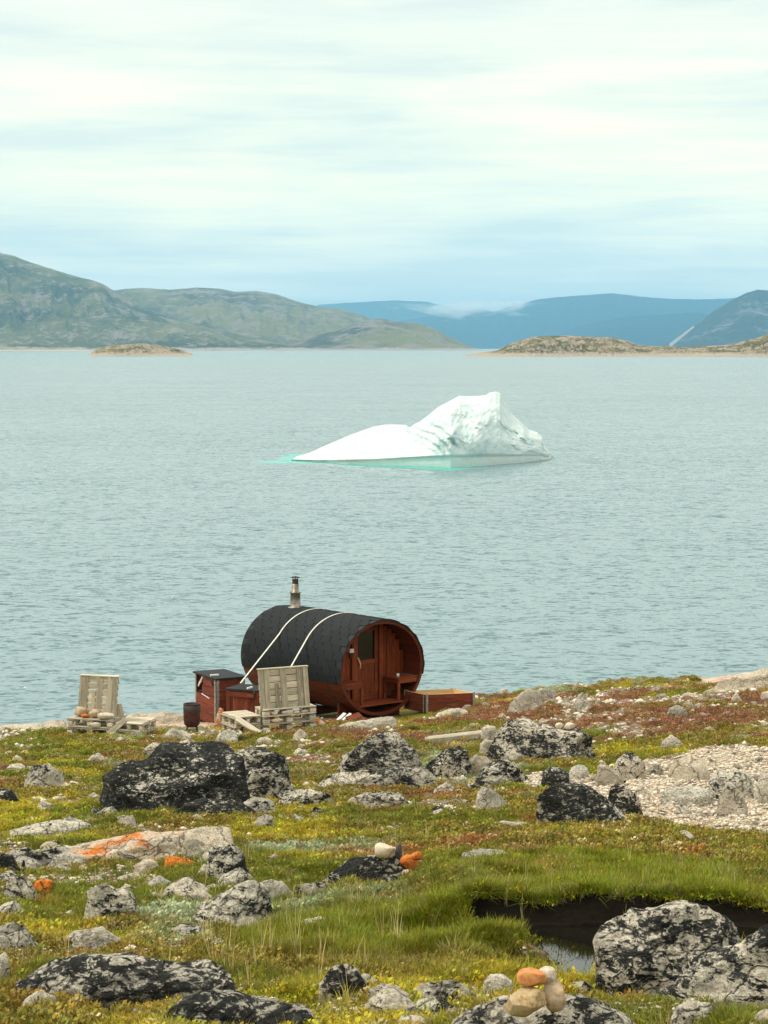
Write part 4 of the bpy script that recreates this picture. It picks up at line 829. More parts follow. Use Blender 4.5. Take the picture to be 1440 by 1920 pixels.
    # end walls of vertical boards: front one is set back behind the porch
    def end_wall(y, mat, w=.115, skip=None):
        x = -A + .06
        while x < A - .05:
            xm = x + w / 2; q = 1 - (max(abs(x), abs(x + w)) / (A - .04)) ** 2
            if q > .01:
                h = (B - .045) * math.sqrt(q)
                segs = [(zc - h, zc + h)]
                if skip and skip[0] - .02 < xm < skip[1] + .02: segs = [(skip[3], zc + h), (zc - h, skip[2])]
                for z0, z1 in segs:
                    if z1 - z0 > .05: board('wall_board', root, (xm, y, z0), (xm, y, z1), w - .006, .03, mat, (0, -1, 0))
            x += w
    py_ = .58
    dw, dz0, dz1 = .345, .30, 1.93
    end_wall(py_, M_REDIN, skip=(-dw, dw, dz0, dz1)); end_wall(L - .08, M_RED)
    # door
    door = board('door', root, (0, py_ - .004, dz0 + .01), (0, py_ - .004, 1.13), .66, .035, M_REDIN, (0, -1, 0))
    yd = py_ - .028
    fr = dict(mat=M_REDIN)
    board('door_stile', root, (-.285, yd, dz0 + .01), (-.285, yd, dz1 - .01), .10, .03, M_REDIN, (0, -1, 0))
    board('door_stile', root, (.285, yd, dz0 + .01), (.285, yd, dz1 - .01), .09, .03, M_REDIN, (0, -1, 0))
    board('door_rail', root, (-.235, yd, 1.17), (.24, yd, 1.17), .09, .03, M_REDIN, (0, -1, 0)); board('door_rail', root, (-.235, yd, dz1 - .05), (.24, yd, dz1 - .05), .08, .03, M_REDIN, (0, -1, 0))
    board('door_rail', root, (-.235, yd, dz0 + .08), (.24, yd, dz0 + .08), .12, .03, M_REDIN, (0, -1, 0))
    board('window_pane', root, (0, py_ + .0, 1.13), (0, py_ + .0, dz1 - .02), .5, .012, M_GLASS, (0, -1, 0))
    for x in (-.385, .385): board('door_frame', root, (x, py_ - .05, dz0 - .04), (x, py_ - .05, dz1 + .04), .075, .06, M_REDIN, (0, -1, 0))
    board('door_frame', root, (-.42, py_ - .05, dz1 + .08), (.42, py_ - .05, dz1 + .08), .07, .06, M_REDIN, (0, -1, 0))
    tube('door_handle', root, [(-.25, yd - .02, 1.28), (-.235, yd - .05, 1.24), (-.20, yd - .06, 1.14), (-.19, yd - .05, 1.06), (-.20, yd - .02, 1.02)], .014, M_FRESH, 8)
    board('batten', root, (.62, py_ - .03, .75), (.62, py_ - .03, 1.85), .06, .03, M_REDIN, (0, -1, 0))
    # thermometer box on the left of the door
    board('thermometer_box', root, (-.50, py_ - .06, 1.45), (-.38, py_ - .06, 1.45), .09, .08, M_WHITE, (0, -1, 0)); board('box_bracket', root, (-.44, py_ - .04, 1.28), (-.44, py_ - .04, 1.40), .05, .05, M_BLACK, (0, -1, 0))
    # porch floor
    for k in range(6): board('floor_board', root, (-.62 + .01 * k, .045 + k * .092, .30 - .0 * k), (.62, .045 + k * .092, .30), .086, .03, M_REDIN)
    # benches either side of the porch
    for s in (-1, 1):
        for k in range(4):
            yk = .06 + k * .13
            board('bench_slat', root, (s * .50, yk + .05, .80), (s * 1.04, yk + .05, .80), .12, .03, M_REDIN)
        board('bench_rail', root, (s * .50, .035, .74), (s * 1.02, .035, .74), .085, .03, M_REDIN, (0, -1, 0))
        board('bench_rail', root, (s * .50, .06, .73), (s * .50, .56, .73), .085, .03, M_REDIN, (s, 0, 0))
        board('bench_leg', root, (s * .52, .06, .318), (s * .52, .06, .715), .07, .05, M_REDIN, (0, -1, 0))
        board('bench_leg', root, (s * .52, .52, .318), (s * .52, .52, .715), .07, .05, M_REDIN, (0, -1, 0))
    # cradle and lower skid
    for y in (.45, 1.8, 3.1):
        bm = bmesh.new(); n = 18; lo = []; hi = []
        for k in range(n + 1):
            x = -.85 + 1.7 * k / n; z = zc - (B + .012) * math.sqrt(max(0, 1 - (x / (A + .012)) ** 2)); hi.append((x, z)); lo.append((x, -.12))
        for f_, yy in ((1, y - .035), (-1, y + .035)): pass
        vf = [[bm.verts.new((x, yy, z)) for x, z in hi] + [bm.verts.new((x, yy, z)) for x, z in reversed(lo)] for yy in (y - .035, y + .035)]
        bm.faces.new(vf[0]); bm.faces.new(vf[1][::-1]); m_ = len(vf[0])
        for k in range(m_): bm.faces.new((vf[0][k], vf[1][k], vf[1][(k + 1) % m_], vf[0][(k + 1) % m_]))
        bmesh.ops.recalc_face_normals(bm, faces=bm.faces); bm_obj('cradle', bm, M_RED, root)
    # chimney
    ch = lathe('chimney', root, [(.0, zc + B - .02), (.17, zc + B - .02), (.17, zc + B + .03), (.118, zc + B + .04), (.112, zc + B + .34), (.13, zc + B + .35), (.13, zc + B + .37), (.08, zc + B + .38), (.078, zc + B + .56), (.0, zc + B + .56)], M_STEEL, loc=(-.05, 3.02, 0))
    lathe('flue', ch, [(.0, zc + B + .5), (.07, zc + B + .5), (.07, zc + B + .66), (.0, zc + B + .66)], M_BLACK)
    lathe('chimney_cap', ch, [(.0, zc + B + .735), (.105, zc + B + .71), (.105, zc + B + .70), (.0, zc + B + .70)], M_BLACK)
    for a in range(3):
        x, y = .06 * math.cos(a * 2.1), .06 * math.sin(a * 2.1); tube('cap_strut', ch, [(x, y, zc + B + .64), (x, y, zc + B + .71)], .008, M_BLACK, 5)
    return root, el, L, A, B, zc
SR, el_, SL, SA, SB, szc = sauna()
bpy.context.view_layer.update()
# tie-down straps: over the roof, then straight to their anchor on the near side
def strap(label, y, anchor):
    M = SR.matrix_world; lim0 = R(96); pts = [M @ (el_(th, .045) + Vector((0, y, 0))) for th in np.linspace(R(100), -R(56), 46)]
    nr = [(M.to_3x3() @ Vector((math.sin(t), 0, math.cos(t)))).normalized() for t in np.linspace(R(100), -R(56), 46)]
    far = M @ Vector((SA + .35, y, .1)); pts = [far] + pts + [Vector(anchor)]; nr = [nr[0]] + nr + [nr[-1]]
    bm = bmesh.new(); wdir = (M.to_3x3() @ Vector((0, 1, 0))).normalized() * .021; prev = None
    for p, n in zip(pts, nr):
        row = [bm.verts.new(p + a + b) for a, b in ((wdir, n * 0), (-wdir, n * 0), (-wdir, n * .006), (wdir, n * .006))]
        if prev:
            for j in range(4): bm.faces.new((prev[j], row[j], row[(j + 1) % 4], prev[(j + 1) % 4]))
        prev = row
    bmesh.ops.recalc_face_normals(bm, faces=bm.faces)
    o = bm_obj('tie_down_strap', bm, M_STRAP); tag(o, label, 'strap', 'straps over the barrel sauna'); return o

# ------------------------------------------------------------------ storage boxes
def box_thing(name, label, corner, dirs, lens, H, lid_over=.05, boards=5, broken=False, vertical=False):
    """corner: nearest bottom corner (world), dirs: two horizontal unit vectors away from it"""
    d1, d2 = [Vector((d[0], d[1], 0)).normalized() for d in dirs]; l1, l2 = lens; rz = math.atan2(d2.y, d2.x)
    root = empty(name, corner, rz, label, 'storage box'); inv = Matrix.Rotation(-rz, 3, 'Z'); a, b = inv @ d1, inv @ d2; up = Vector((0, 0, 1))
    na, nb = -b, -a    # outward normals of the face along a is -b, of the face along b is -a
    P = lambda s, t, z: a * s + b * t + up * z
    sides = [(a, na, l1, Vector((0, 0, 0))), (b, nb, l2, Vector((0, 0, 0))), (a, b, l1, b * l2), (b, a, l2, a * l1)]
    for (d, n, l, o0) in sides:
        if vertical:
            m = max(3, int(l / .13)); w = l / m
            for k in range(m): board('panel_board', root, o0 + d * (w * (k + .5)) + up * .0, o0 + d * (w * (k + .5)) + up * H, w - .006, .025, M_BROWN, n)
            for z in (.12, H - .08): board('panel_rail', root, o0 + d * .06 + up * z + n * .026, o0 + d * (l - .06) + up * z + n * .026, .10, .025, M_BROWN, n)
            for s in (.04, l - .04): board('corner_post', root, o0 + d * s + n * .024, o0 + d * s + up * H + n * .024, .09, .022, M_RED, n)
        else:
            h = H / boards
            for k in range(boards):
                x0, x1 = 0., l
                if broken and d is a and n is na and k >= boards - 2: x1 = l * (.62 if k == boards - 1 else .68)
                board('side_board', root, o0 + d * x0 + up * (h * (k + .5)), o0 + d * x1 + up * (h * (k + .5)), h - .008, .024, M_BROWN, n)
    if not vertical:
        for (q, n1, n2) in ((Vector((0, 0, 0)), -a, -b), (a * l1, a, -b), (b * l2, -a, b), (a * l1 + b * l2, a, b)):
            board('corner_hinge', root, q + n2 * .018 - n1 * .03 + up * .02, q + n2 * .018 - n1 * .03 + up * (H - .0), .06, .012, M_GALV, n2)
            board('corner_hinge', root, q + n1 * .018 - n2 * .03 + up * .02, q + n1 * .018 - n2 * .03 + up * (H - .0), .06, .012, M_GALV, n1)
    c0 = P(l1 / 2, -lid_over, H + .022); c1 = P(l1 / 2, l2 + lid_over, H + .022)
    lid = board('lid', root, c0, c1, l1 + 2 * lid_over, .04, M_FELT, up)
    board('lid_handle', root, P(.28, -.02, H + .065), P(.28, .18, H + .065), .045, .04, M_WHITE, up)
    tube('padlock_chain', root, [P(.10, -lid_over - .01, H + .03), P(.10, -lid_over - .015, H - .06), P(.10, -.03, H - .14)], .016, M_BLACK, 6)
    if broken:   # pale edge where the top boards are split away
        board('lid_prop', root, P(l1 - .06, .03, H * .72), P(l1 * .72, .03, H * .97), .05, .02, M_WHITE, -b)
        board('side_board', root, P(l1 * .68, -.02, H * .60), P(l1 * .30, -.02, H * .55), .02, .012, M_WHITE, -b)
    return root
cF = at(406, 1361, 46.9)
bigbox = box_thing('storage_box', 'taller brown storage box with black lid and metal corners left of the sauna', (cF.x, cF.y, cF.z), [(-.46, .89), (.86, .46)], (1.15, .66), 1.0, boards=5, broken=True)
cS = at(487, 1368, 46.0)
smallbox = box_thing('storage_box', 'lower reddish storage box with black lid behind the right bench', (cS.x, cS.y, cS.z), [(-.86, .40), (.42, .90)], (.78, .60), .80, vertical=True, lid_over=.04)
aw = smallbox.matrix_world
bpy.context.view_layer.update()
strap('white strap over the roof running down to the lower storage box', 2.35, at(451, 1281, 46.3))
strap('white strap over the roof running down behind the right bench', 1.35, at(539, 1262, 46.35))

# ------------------------------------------------------------------ pallets and benches
def pallet(root, M, Lx=1.2, Wy=.8, top=True):
    """parts of a euro pallet laid with matrix M (local to root); long side along X, height .144"""
    def bd(n, p0, p1, w, t, mat, up=(0, 0, 1)):
        board(n, root, M @ Vector(p0), M @ Vector(p1), w, t, mat, M.to_3x3() @ Vector(up))
    for y in (.05, Wy / 2, Wy - .05): bd('pallet_runner', (0, y, .011), (Lx, y, .011), .10, .022, M_GREY)
    for y in (.05, Wy / 2, Wy - .05):
        for x in (.07, Lx / 2, Lx - .07): bd('pallet_block', (x - .07, y, .061), (x + .07, y, .061), .095, .078, M_GREY)
    for x in (.07, Lx / 2, Lx - .07): bd('pallet_bearer', (x, 0, .111), (x, Wy, .111), .14, .022, M_GREYD)
    if top:
        for y in (.07, .235, Wy / 2, Wy - .235, Wy - .07): bd('deck_board', (0, y, .133), (Lx, y, .133), .125 if y in (.07, Wy / 2, Wy - .07) else .09, .022, M_GREY)
def foot(px, py, dz=0.):
    g = G(px, py); return Vector((g.x, g.y, g.z + dz))
def back(root, B0, Ww=1.08, Hh=.88, n=6):
    """upright pallet: pale cross boards behind darker uprights"""
    for k in range(n):
        z = (k + .5) * Hh / n; board('back_slat', root, B0 @ Vector((.0, .024, z)), B0 @ Vector((Ww, .024, z)), Hh / n - .014, .022, M_GREY, (0, -1, 0))
    for x, w in ((.055, .10), (.17, .11), (.53, .13), (Ww - .19, .12), (Ww - .06, .11)):
        board('back_upright', root, B0 @ Vector((x, 0, 0)), B0 @ Vector((x, 0, Hh)), w, .022, M_GREYD, (0, -1, 0))
    board('back_upright', root, B0 @ Vector((.38, 0, 0)), B0 @ Vector((.38, 0, Hh * .64)), .08, .022, M_GREYD, (0, -1, 0))
    board('top_rail', root, B0 @ Vector((-.01, .02, Hh + .013)), B0 @ Vector((Ww + .01, .02, Hh + .013)), .09, .022, M_GREY, (0, 0, 1))
T = Matrix.Translation; SCL = lambda x, y, z: Matrix.Diagonal((x, y, z, 1))
pR = foot(494, 1373)
br = empty('pallet_bench', pR, R(27), 'pallet bench with upright pale back standing in front of the sauna', 'bench')
for k in range(3): pallet(br, T((0, 0, -.03 + .162 * k)) @ SCL(.96, .50, 1.08), top=(k == 2))
back(br, T((-.03, .05, .43)) @ Matrix.Rotation(-R(9), 4, 'X'), 1.08, .80)
pallet(br, T((-.56, .06, -.02)) @ SCL(.44, .9, 1.2)); pallet(br, T((-.56, .06, .158)) @ SCL(.44, .9, 1.2))
board('loose_board', br, (-.60, -.03, .33), (-.20, -.26, .03), .14, .035, M_GREY, (.4, -.8, .5))
pL = foot(126, 1379)
bl_ = empty('pallet_bench', pL, R(-16), 'weathered pallet bench with leaning back at the far left of the shore', 'bench')
for k in range(2): pallet(bl_, T((0, 0, -.03 + .185 * k)) @ SCL(.80, .9, 1.24))
back(bl_, T((.04, .44, .33)) @ Matrix.Rotation(-R(18), 4, 'Z') @ Matrix.Rotation(-R(10), 4, 'X') @ Matrix.Rotation(-R(3), 4, 'Y'), .98, .78)
for k in range(2): pallet(bl_, T((.98, .10, -.06 + .17 * k)) @ SCL(.48, .9, 1.15))
board('loose_board', bl_, (1.26, -.02, .36), (.86, -.16, .0), .11, .03, M_GREYD, (.4, -.8, .5))
board('arm_board', bl_, (.30, .30, .42), (.96, .30, .42), .14, .03, M_GREY, (0, -1, .1))
board('arm_board', bl_, (1.06, .25, .36), (1.00, .25, .62), .12, .03, M_GREY, (0, -1, 0))
bpy.context.view_layer.update()
def on_bench(root, label, x, y, z, w, d, h, m, seed, nm='stone'):
    p = root.matrix_world @ Vector((x, y, z)); o, P = pebble_at(nm, label, p.x, p.y, p.z, w, d, h, (0, 0, 0, m), seed, sub=3); return o
zt = .33
on_bench(bl_, 'large tan stone on the left end of the left bench seat', .18, .24, zt, .30, .25, .22, MC_BR, 31)
on_bench(bl_, 'orange stone on the seat of the left bench', .36, .10, zt, .19, .12, .09, MC_FIRE, 32)
on_bench(bl_, 'tan rounded stone in the middle of the left bench seat', .52, .16, zt, .26, .2, .18, MC_BR, 33)
on_bench(bl_, 'long pale stone on the right end of the left bench seat', .80, .06, zt, .34, .2, .14, MC_SP, 34)
on_bench(bl_, 'pale stone pushed between the pallets of the left bench', .62, .0, .165, .22, .1, .11, MC_SP, 35)
on_bench(br, 'big pale stone pushed into the middle pallet gap of the right bench', .30, .0, .155, .26, .10, .105, MC_CR, 36)
for k, (x, lb) in enumerate(((.24, 'left'), (.46, 'second'), (.72, 'third'), (.90, 'right'))):
    on_bench(br, '%s small pale stone in the top pallet gap of the right bench' % lb, x, -.005, .318, .15, .07, .075, MC_SP if k % 2 else MC_CR, 40 + k)

# ------------------------------------------------------------------ brazier
gb = foot(360, 1372)
bz = empty('brazier', (gb.x, gb.y, gb.z), .3, 'rusty black iron brazier drum on legs between bench and storage box', 'brazier')
lathe('drum', bz, [(.0, .10), (.11, .10), (.155, .15), (.17, .24), (.172, .40), (.165, .53), (.155, .56), (.145, .555), (.14, .40), (.12, .2), (.0, .18)], M_RUST, 24)
lathe('rim', bz, [(.150, .54), (.168, .54), (.170, .57), (.150, .57), (.150, .54)], M_BLACK, 24)
lathe('smoke_band', bz, [(.174, .42), (.172, .54), (.168, .54), (.170, .42)], M_BLACK, 24)
for k in range(4):
    a = k * math.pi / 2 + .5; tube('leg', bz, [(.12 * math.cos(a), .12 * math.sin(a), .14), (.15 * math.cos(a), .15 * math.sin(a), .0), (.16 * math.cos(a), .16 * math.sin(a), -.03)], .010, M_BLACK, 6)

# ------------------------------------------------------------------ planter tray on the right
pc = foot(797, 1337)
d1, d2 = Vector((-.62, .80, 0)).normalized(), Vector((.97, .24, 0)).normalized()
pl = empty('planter_box', (pc.x, pc.y, pc.z), 0, 'open brown wooden planter frame with pale inside right of the sauna', 'planter')
ltr, ltl, Hp = 1.12, .72, .40
for (o0, d, l, n) in ((Vector((0, 0, 0)), d2, ltr, -d1), (Vector((0, 0, 0)), d1, ltl, -d2), (d1 * ltl, d2, ltr, d1), (d2 * ltr, d1, ltl, d2)):
    for k in range(2):
        z = .1 + .2 * k
        board('side_board', pl, o0 + Vector((0, 0, z)), o0 + d * l + Vector((0, 0, z)), .192, .022, M_BROWN, n)
        board('inner_lining', pl, o0 - n * .022 + d * .02 + Vector((0, 0, z + .008)), o0 - n * .022 + d * (l - .02) + Vector((0, 0, z + .008)), .190, .018, M_FRESH, n)
for q, n1, n2 in ((Vector((0, 0, 0)), -d1, -d2), (d1 * ltl, d1, -d2), (d2 * ltr, -d1, d2), (d1 * ltl + d2 * ltr, d1, d2)):
    board('corner_hinge', pl, q + n1 * .02 - n2 * .03, q + n1 * .02 - n2 * .03 + Vector((0, 0, Hp + .015)), .06, .012, M_GALV, n1)
    board('corner_hinge', pl, q + n2 * .02 - n1 * .03, q + n2 * .02 - n1 * .03 + Vector((0, 0, Hp + .015)), .06, .012, M_GALV, n2)
for k in range(6):
    t = (k + .5) / 6; board('floor_slat', pl, d1 * (ltl * t) + d2 * .03 + Vector((0, 0, .27)), d1 * (ltl * t) + d2 * (ltr - .03) + Vector((0, 0, .27)), ltl / 6 - .006, .02, M_FRESH)

# ------------------------------------------------------------------ beam seat and small bits
e0, e1 = at(802, 1398, 37.6), at(903, 1386, 38.6)
bt = empty('beam_seat', ((e0.x + e1.x) / 2, 38.1, min(e0.z, e1.z)), 0, 'pale squared timber beam resting on stones above the split boulder', 'beam')
mid = Vector(bt.location)
board('beam', bt, e0 + Vector((0, 0, .08)) - mid, e1 + Vector((0, 0, .08)) - mid, .18, .12, M_GREY)
board('beam', bt, e0 + Vector((.05, .18, .08)) - mid, e1 + Vector((.05, .18, .08)) - mid, .14, .09, M_GREY)
q = at(828, 1412, 37.8); pebble_at('stone', 'grey stone block carrying the left end of the timber beam', q.x, 37.8, q.z - .12, .55, .4, .26, (.15, 0, .4), 51)
wp = at(640, 1352, 45.4)
pnl = empty('wood_offcuts', (wp.x, wp.y, wp.z), R(20), 'brown boards and white plank ends lying under the front of the sauna', 'planks')
board('plank', pnl, (-.45, 0, .0), (.55, .05, .02), .32, .03, M_BROWN); board('plank', pnl, (-.1, -.05, .03), (.12, .12, .14), .07, .02, M_WHITE, (0, -.3, 1)); board('plank', pnl, (.0, -.08, .03), (.24, .1, .13), .06, .02, M_WHITE, (0, -.3, 1)); board('plank', pnl, (.1, -.1, .05), (.42, -.02, .12), .16, .02, M_BROWN, (0, -.5, 1))
cw = SR.matrix_world @ Vector((.62, .2, .816)); cu = lathe('cup', None, [(0, 0), (.03, 0), (.035, .07), (.03, .07), (.026, .01), (0, .01)], M_WHITE, 12, (cw.x, cw.y, cw.z)); tag(cu, 'small white cup standing on the right porch bench of the sauna', 'cup')

# ------------------------------------------------------------------ loose stones and gravel
def scatter_px(n, poly, rs):
    xs = [p[0] for p in poly]; ys = [p[1] for p in poly]; out = []
    while len(out) < n:
        x = rs.uniform(min(xs), max(xs), n * 3); y = rs.uniform(min(ys), max(ys), n * 3); m = in_poly(x, y, poly); out += list(zip(x[m], y[m]))
    return out[:n]
# fast ground lookup for many pixels
_tt = np.linspace(7, 60, 900)
def G_many(px, py):
    px = np.asarray(px, float); py = np.asarray(py, float); a = (px - 720) / F; b = (960 - py) / F
    dy = cp + b * sp; dz = -sp + b * cp; lo = np.full(len(px), 7.); hit = np.zeros(len(px), bool)
    for t in _tt:
        X, Y, Z = a * t, dy * t, CAMH + dz * t; below = (Z < hgt_fast(X, Y)) & ~hit; lo[below] = t; hit |= below
    return a * lo, dy * lo, hit
_gy = np.linspace(4, 62, 800); _gu = np.linspace(-.3, .3, 500); _GU, _GY = np.meshgrid(_gu, _gy); _GZ = hgt(_GU * _GY, _GY)
def hgt_fast(X, Y):
    fy = np.clip((Y - 4) / 58 * 799, 0, 798.99); fu = np.clip((X / np.maximum(Y, .1) + .3) / .6 * 499, 0, 498.99); i = fy.astype(int); j = fu.astype(int); a = fy - i; b = fu - j
    return (_GZ[i, j] * (1 - b) + _GZ[i, j + 1] * b) * (1 - a) + (_GZ[i + 1, j] * (1 - b) + _GZ[i + 1, j + 1] * b) * a
# footprint test against the rocks
RF = [(o.location.x, o.location.y, hw, hd) for o, P, hw, hd in ROCKS]
def clear_of_rocks(X, Y, f=.92):
    ok = np.ones(len(X), bool)
    for (x, y, hw, hd) in RF: ok &= ((np.abs((X - x) / hw)) ** 2.5 + np.abs((Y - y) / hd) ** 2.5) > f
    return ok
M_PEB = m_cobble('gravel_stone', (.34, .27, .20), (.58, .48, .38), (.74, .66, .54), 14)
rs = np.random.RandomState(11)
# individual small stones (shared shapes)
pm = []
for s_ in range(8):
    s, f = ico(3); r2 = np.random.RandomState(200 + s_); q = s.copy()
    for _ in range(7):
        n = r2.normal(size=3); n /= np.linalg.norm(n); dd = q @ n - r2.uniform(.6, .9); q = q - np.maximum(dd, 0)[:, None] * n * .9
    q = q * np.array([1, r2.uniform(.6, .9), r2.uniform(.45, .75)]) + s * .07 * fbm(q[:, 0] * 2 + s_, q[:, 1] * 2, q[:, 2] * 2, 3, s_)[:, None]
    pm.append(np_mesh('small_stone', q, f, M_ROCK))
ZONES = [([(900,1300),(1440,1290),(1440,1395),(900,1380)], 70), ([(620,1330),(900,1330),(900,1400),(560,1400)], 26), ([(250,1372),(620,1368),(620,1400),(250,1405)], 26), ([(0,1375),(250,1385),(250,1440),(0,1440)], 10),
         ([(560,1400),(1240,1400),(1240,1540),(560,1540)], 60), ([(0,1590),(480,1590),(480,1680),(0,1680)], 26), ([(1180,1400),(1440,1400),(1440,1560),(1180,1560)], 42), ([(480,1540),(1440,1560),(1440,1610),(480,1610)], 18), ([(0,1680),(900,1680),(900,1920),(0,1920)], 14)]
ZL = [('small pale loose stone among the brown heather of the right slope', 'loose stones in the heather'), ('small pale loose stone on the ground before the sauna and planter', 'loose stones before the sauna'), ('small pale loose stone between the benches and the great blocks', 'loose stones before the benches'), ('small pale loose stone in the far left grass', 'loose stones in the far left grass'),
      ('small loose stone between the black boulders of the middle ground', 'loose stones among the middle boulders'), ('small loose stone around the orange lichened slab', 'loose stones around the orange slab'), ('fist sized pale cobble lying on the gravel patch', 'cobbles on the gravel'), ('small pale stone in the grass behind the pool', 'loose stones behind the pool'), ('small stone sunk in the foreground meadow on the left', 'loose stones in the left foreground')]
pts = []; zid = []
for zi, (poly, n) in enumerate(ZONES): pts += scatter_px(n, poly, rs); zid += [zi] * n
pts = np.array(pts); X, Y, hit = G_many(pts[:, 0], pts[:, 1]); ok = hit & clear_of_rocks(X, Y, 1.1) & ~in_poly(X, Y, POOL)
cnt = 0
for (x, y, zi) in zip(X[ok], Y[ok], np.array(zid)[ok]):
    if abs(x + 1.5) < 3.2 and 44.0 < y < 50: continue
    s = mpp(y, 4); wpx = rs.choice([4, 5, 6.5, 9, 12], p=[.15, .25, .28, .22, .10]); w = wpx * s
    o = link('small_stone', pm[cnt % 8], None, (x, y, float(hgt(x, y)) + w * .12)); o.scale = (w,) * 3; o.rotation_euler = (rs.uniform(-.2, .2), rs.uniform(-.2, .2), rs.uniform(0, 6.28))
    o.color = (rs.choice([0, 0, .2, .4]), rs.choice([0, 0, 0, .25]), rs.uniform(.45, 1), 1); tag(o, ZL[zi][0], 'stone', ZL[zi][1]); cnt += 1

def gravel(n, pts_world, name, label, size, mat, sub=1):
    s, f = ico(sub); V = []; Fc = []; rs = np.random.RandomState(9)
    for k, (x, y) in enumerate(pts_world):
        w = size(x, y) * rs.uniform(.5, 1.25) * (1.5 if k > n else 1.); q = s * np.array([w, w * rs.uniform(.6, .95), w * rs.uniform(.4, .75)]) * rs.uniform(.82, 1.12, (len(s), 1))
        a = rs.uniform(0, 6.28); ca, sa = math.cos(a), math.sin(a); q = np.stack([q[:, 0] * ca - q[:, 1] * sa, q[:, 0] * sa + q[:, 1] * ca, q[:, 2]], 1)
        V.append(q + np.array((x, y, 0))); Fc.append(f + k * len(s))
    V = np.concatenate(V); z = hgt(np.array([p[0] for p in pts_world]), np.array([p[1] for p in pts_world])); V[:, 2] += np.repeat(z, len(s)) + .014
    me = np_mesh(name, V, np.concatenate(Fc), mat, smooth=False)
    pv = me.attributes.new('tone', 'FLOAT', 'POINT'); pv.data.foreach_set('value', np.repeat(rs.uniform(0, 1, len(pts_world)), len(s)).astype(np.float32))
    return tag(link(name, me), label, None, None, 'stuff')
def m_gravel():
    m, nt, b, o = new_mat('loose_gravel'); a = nn(nt, 'ShaderNodeAttribute', attribute_name='tone'); tc = nn(nt, 'ShaderNodeTexCoord')
    c = ramp(nt, a.outputs['Fac'], [(0, (.28, .26, .22)), (.12, (.58, .49, .37)), (.45, (.78, .68, .51)), (.75, (.86, .78, .62)), (.94, (.90, .86, .74)), (1, (.66, .40, .24))])
    n = noise_n(nt, tc.outputs['Object'], 40, 4, .7); c = mix_c(nt, math_n(nt, 'MULTIPLY', ramp(nt, n, [(.4, (1, 1, 1)), (.6, (0, 0, 0))]), .35), c, (.25, .2, .15)); ln(nt, c, b.inputs['Base Color']); b.inputs['Roughness'].default_value = .9; return m
M_GRV = m_gravel()
gx = []
p1 = np.array(scatter_px(9000, GRAVEL, rs)); X, Y, hit = G_many(p1[:, 0], p1[:, 1]); e = 14 * fbm(X * 1.1, Y * 1.1, 0, 3, 401); px_, py_ = px_of(X, Y, hgt_fast(X, Y)); m1 = in_poly(px_ + 2 * e, py_ + e, GRAVEL) & hit & clear_of_rocks(X, Y, .8) 
gx += list(zip(X[m1], Y[m1]))
p2 = np.stack([rs.uniform(-60, 1500, 26000), rs.uniform(1285, 1910, 26000)], 1); X, Y, hit = G_many(p2[:, 0], p2[:, 1]); px_, py_ = px_of(X, Y, hgt_fast(X, Y)); g, s2, s3 = bare_mask(X, Y, px_, py_)
m2 = hit & ((s2 + .06) * rs.uniform(0, 1, len(X)) ** .5 > .30 * rs.uniform(.3, 1, len(X))) & (g < .5) & clear_of_rocks(X, Y, .9) & ~in_poly(X, Y, POOL) & (seg_dist(X, Y, POOL) > .1); gx += list(zip(X[m2], Y[m2]))
ng_ = m1.sum()
gravel(ng_, gx, 'gravel', None, lambda x, y: (2.0 + 3.4 * np.random.RandomState(int(x * 9973 + y * 7919) & 0xffff).uniform() ** 3) * mpp(y, 4), M_GRV)

# ------------------------------------------------------------------ vegetation
def m_leaf(name, tint=(1, 1, 1), trans=.25):
    m, nt, b, o = new_mat(name); a = nn(nt, 'ShaderNodeAttribute', attribute_name='tint', attribute_type='INSTANCER'); oi = nn(nt, 'ShaderNodeObjectInfo')
    bl = nn(nt, 'ShaderNodeAttribute', attribute_name='blade')
    hv = nn(nt, 'ShaderNodeHueSaturation'); ln(nt, mix_c(nt, 1., a.outputs['Color'], tint, 'MULTIPLY'), hv.inputs['Color'])
    ln(nt, math_n(nt, 'ADD', math_n(nt, 'MULTIPLY', bl.outputs['Fac'], 1.1), .55), hv.inputs['Value']); ln(nt, math_n(nt, 'ADD', math_n(nt, 'MULTIPLY', oi.outputs['Random'], .04), .48), hv.inputs['Hue'])
    ln(nt, hv.outputs[0], b.inputs['Base Color']); b.inputs['Roughness'].default_value = .6; b.inputs['Specular IOR Level'].default_value = .2
    t = nn(nt, 'ShaderNodeBsdfTranslucent'); ln(nt, hv.outputs[0], t.inputs[0]); mx = nn(nt, 'ShaderNodeMixShader'); mx.inputs[0].default_value = trans
    ln(nt, b.outputs[0], mx.inputs[1]); ln(nt, t.outputs[0], mx.inputs[2]); ln(nt, mx.outputs[0], o.inputs[0]); return m
M_LEAF = m_leaf('grass_leaf')
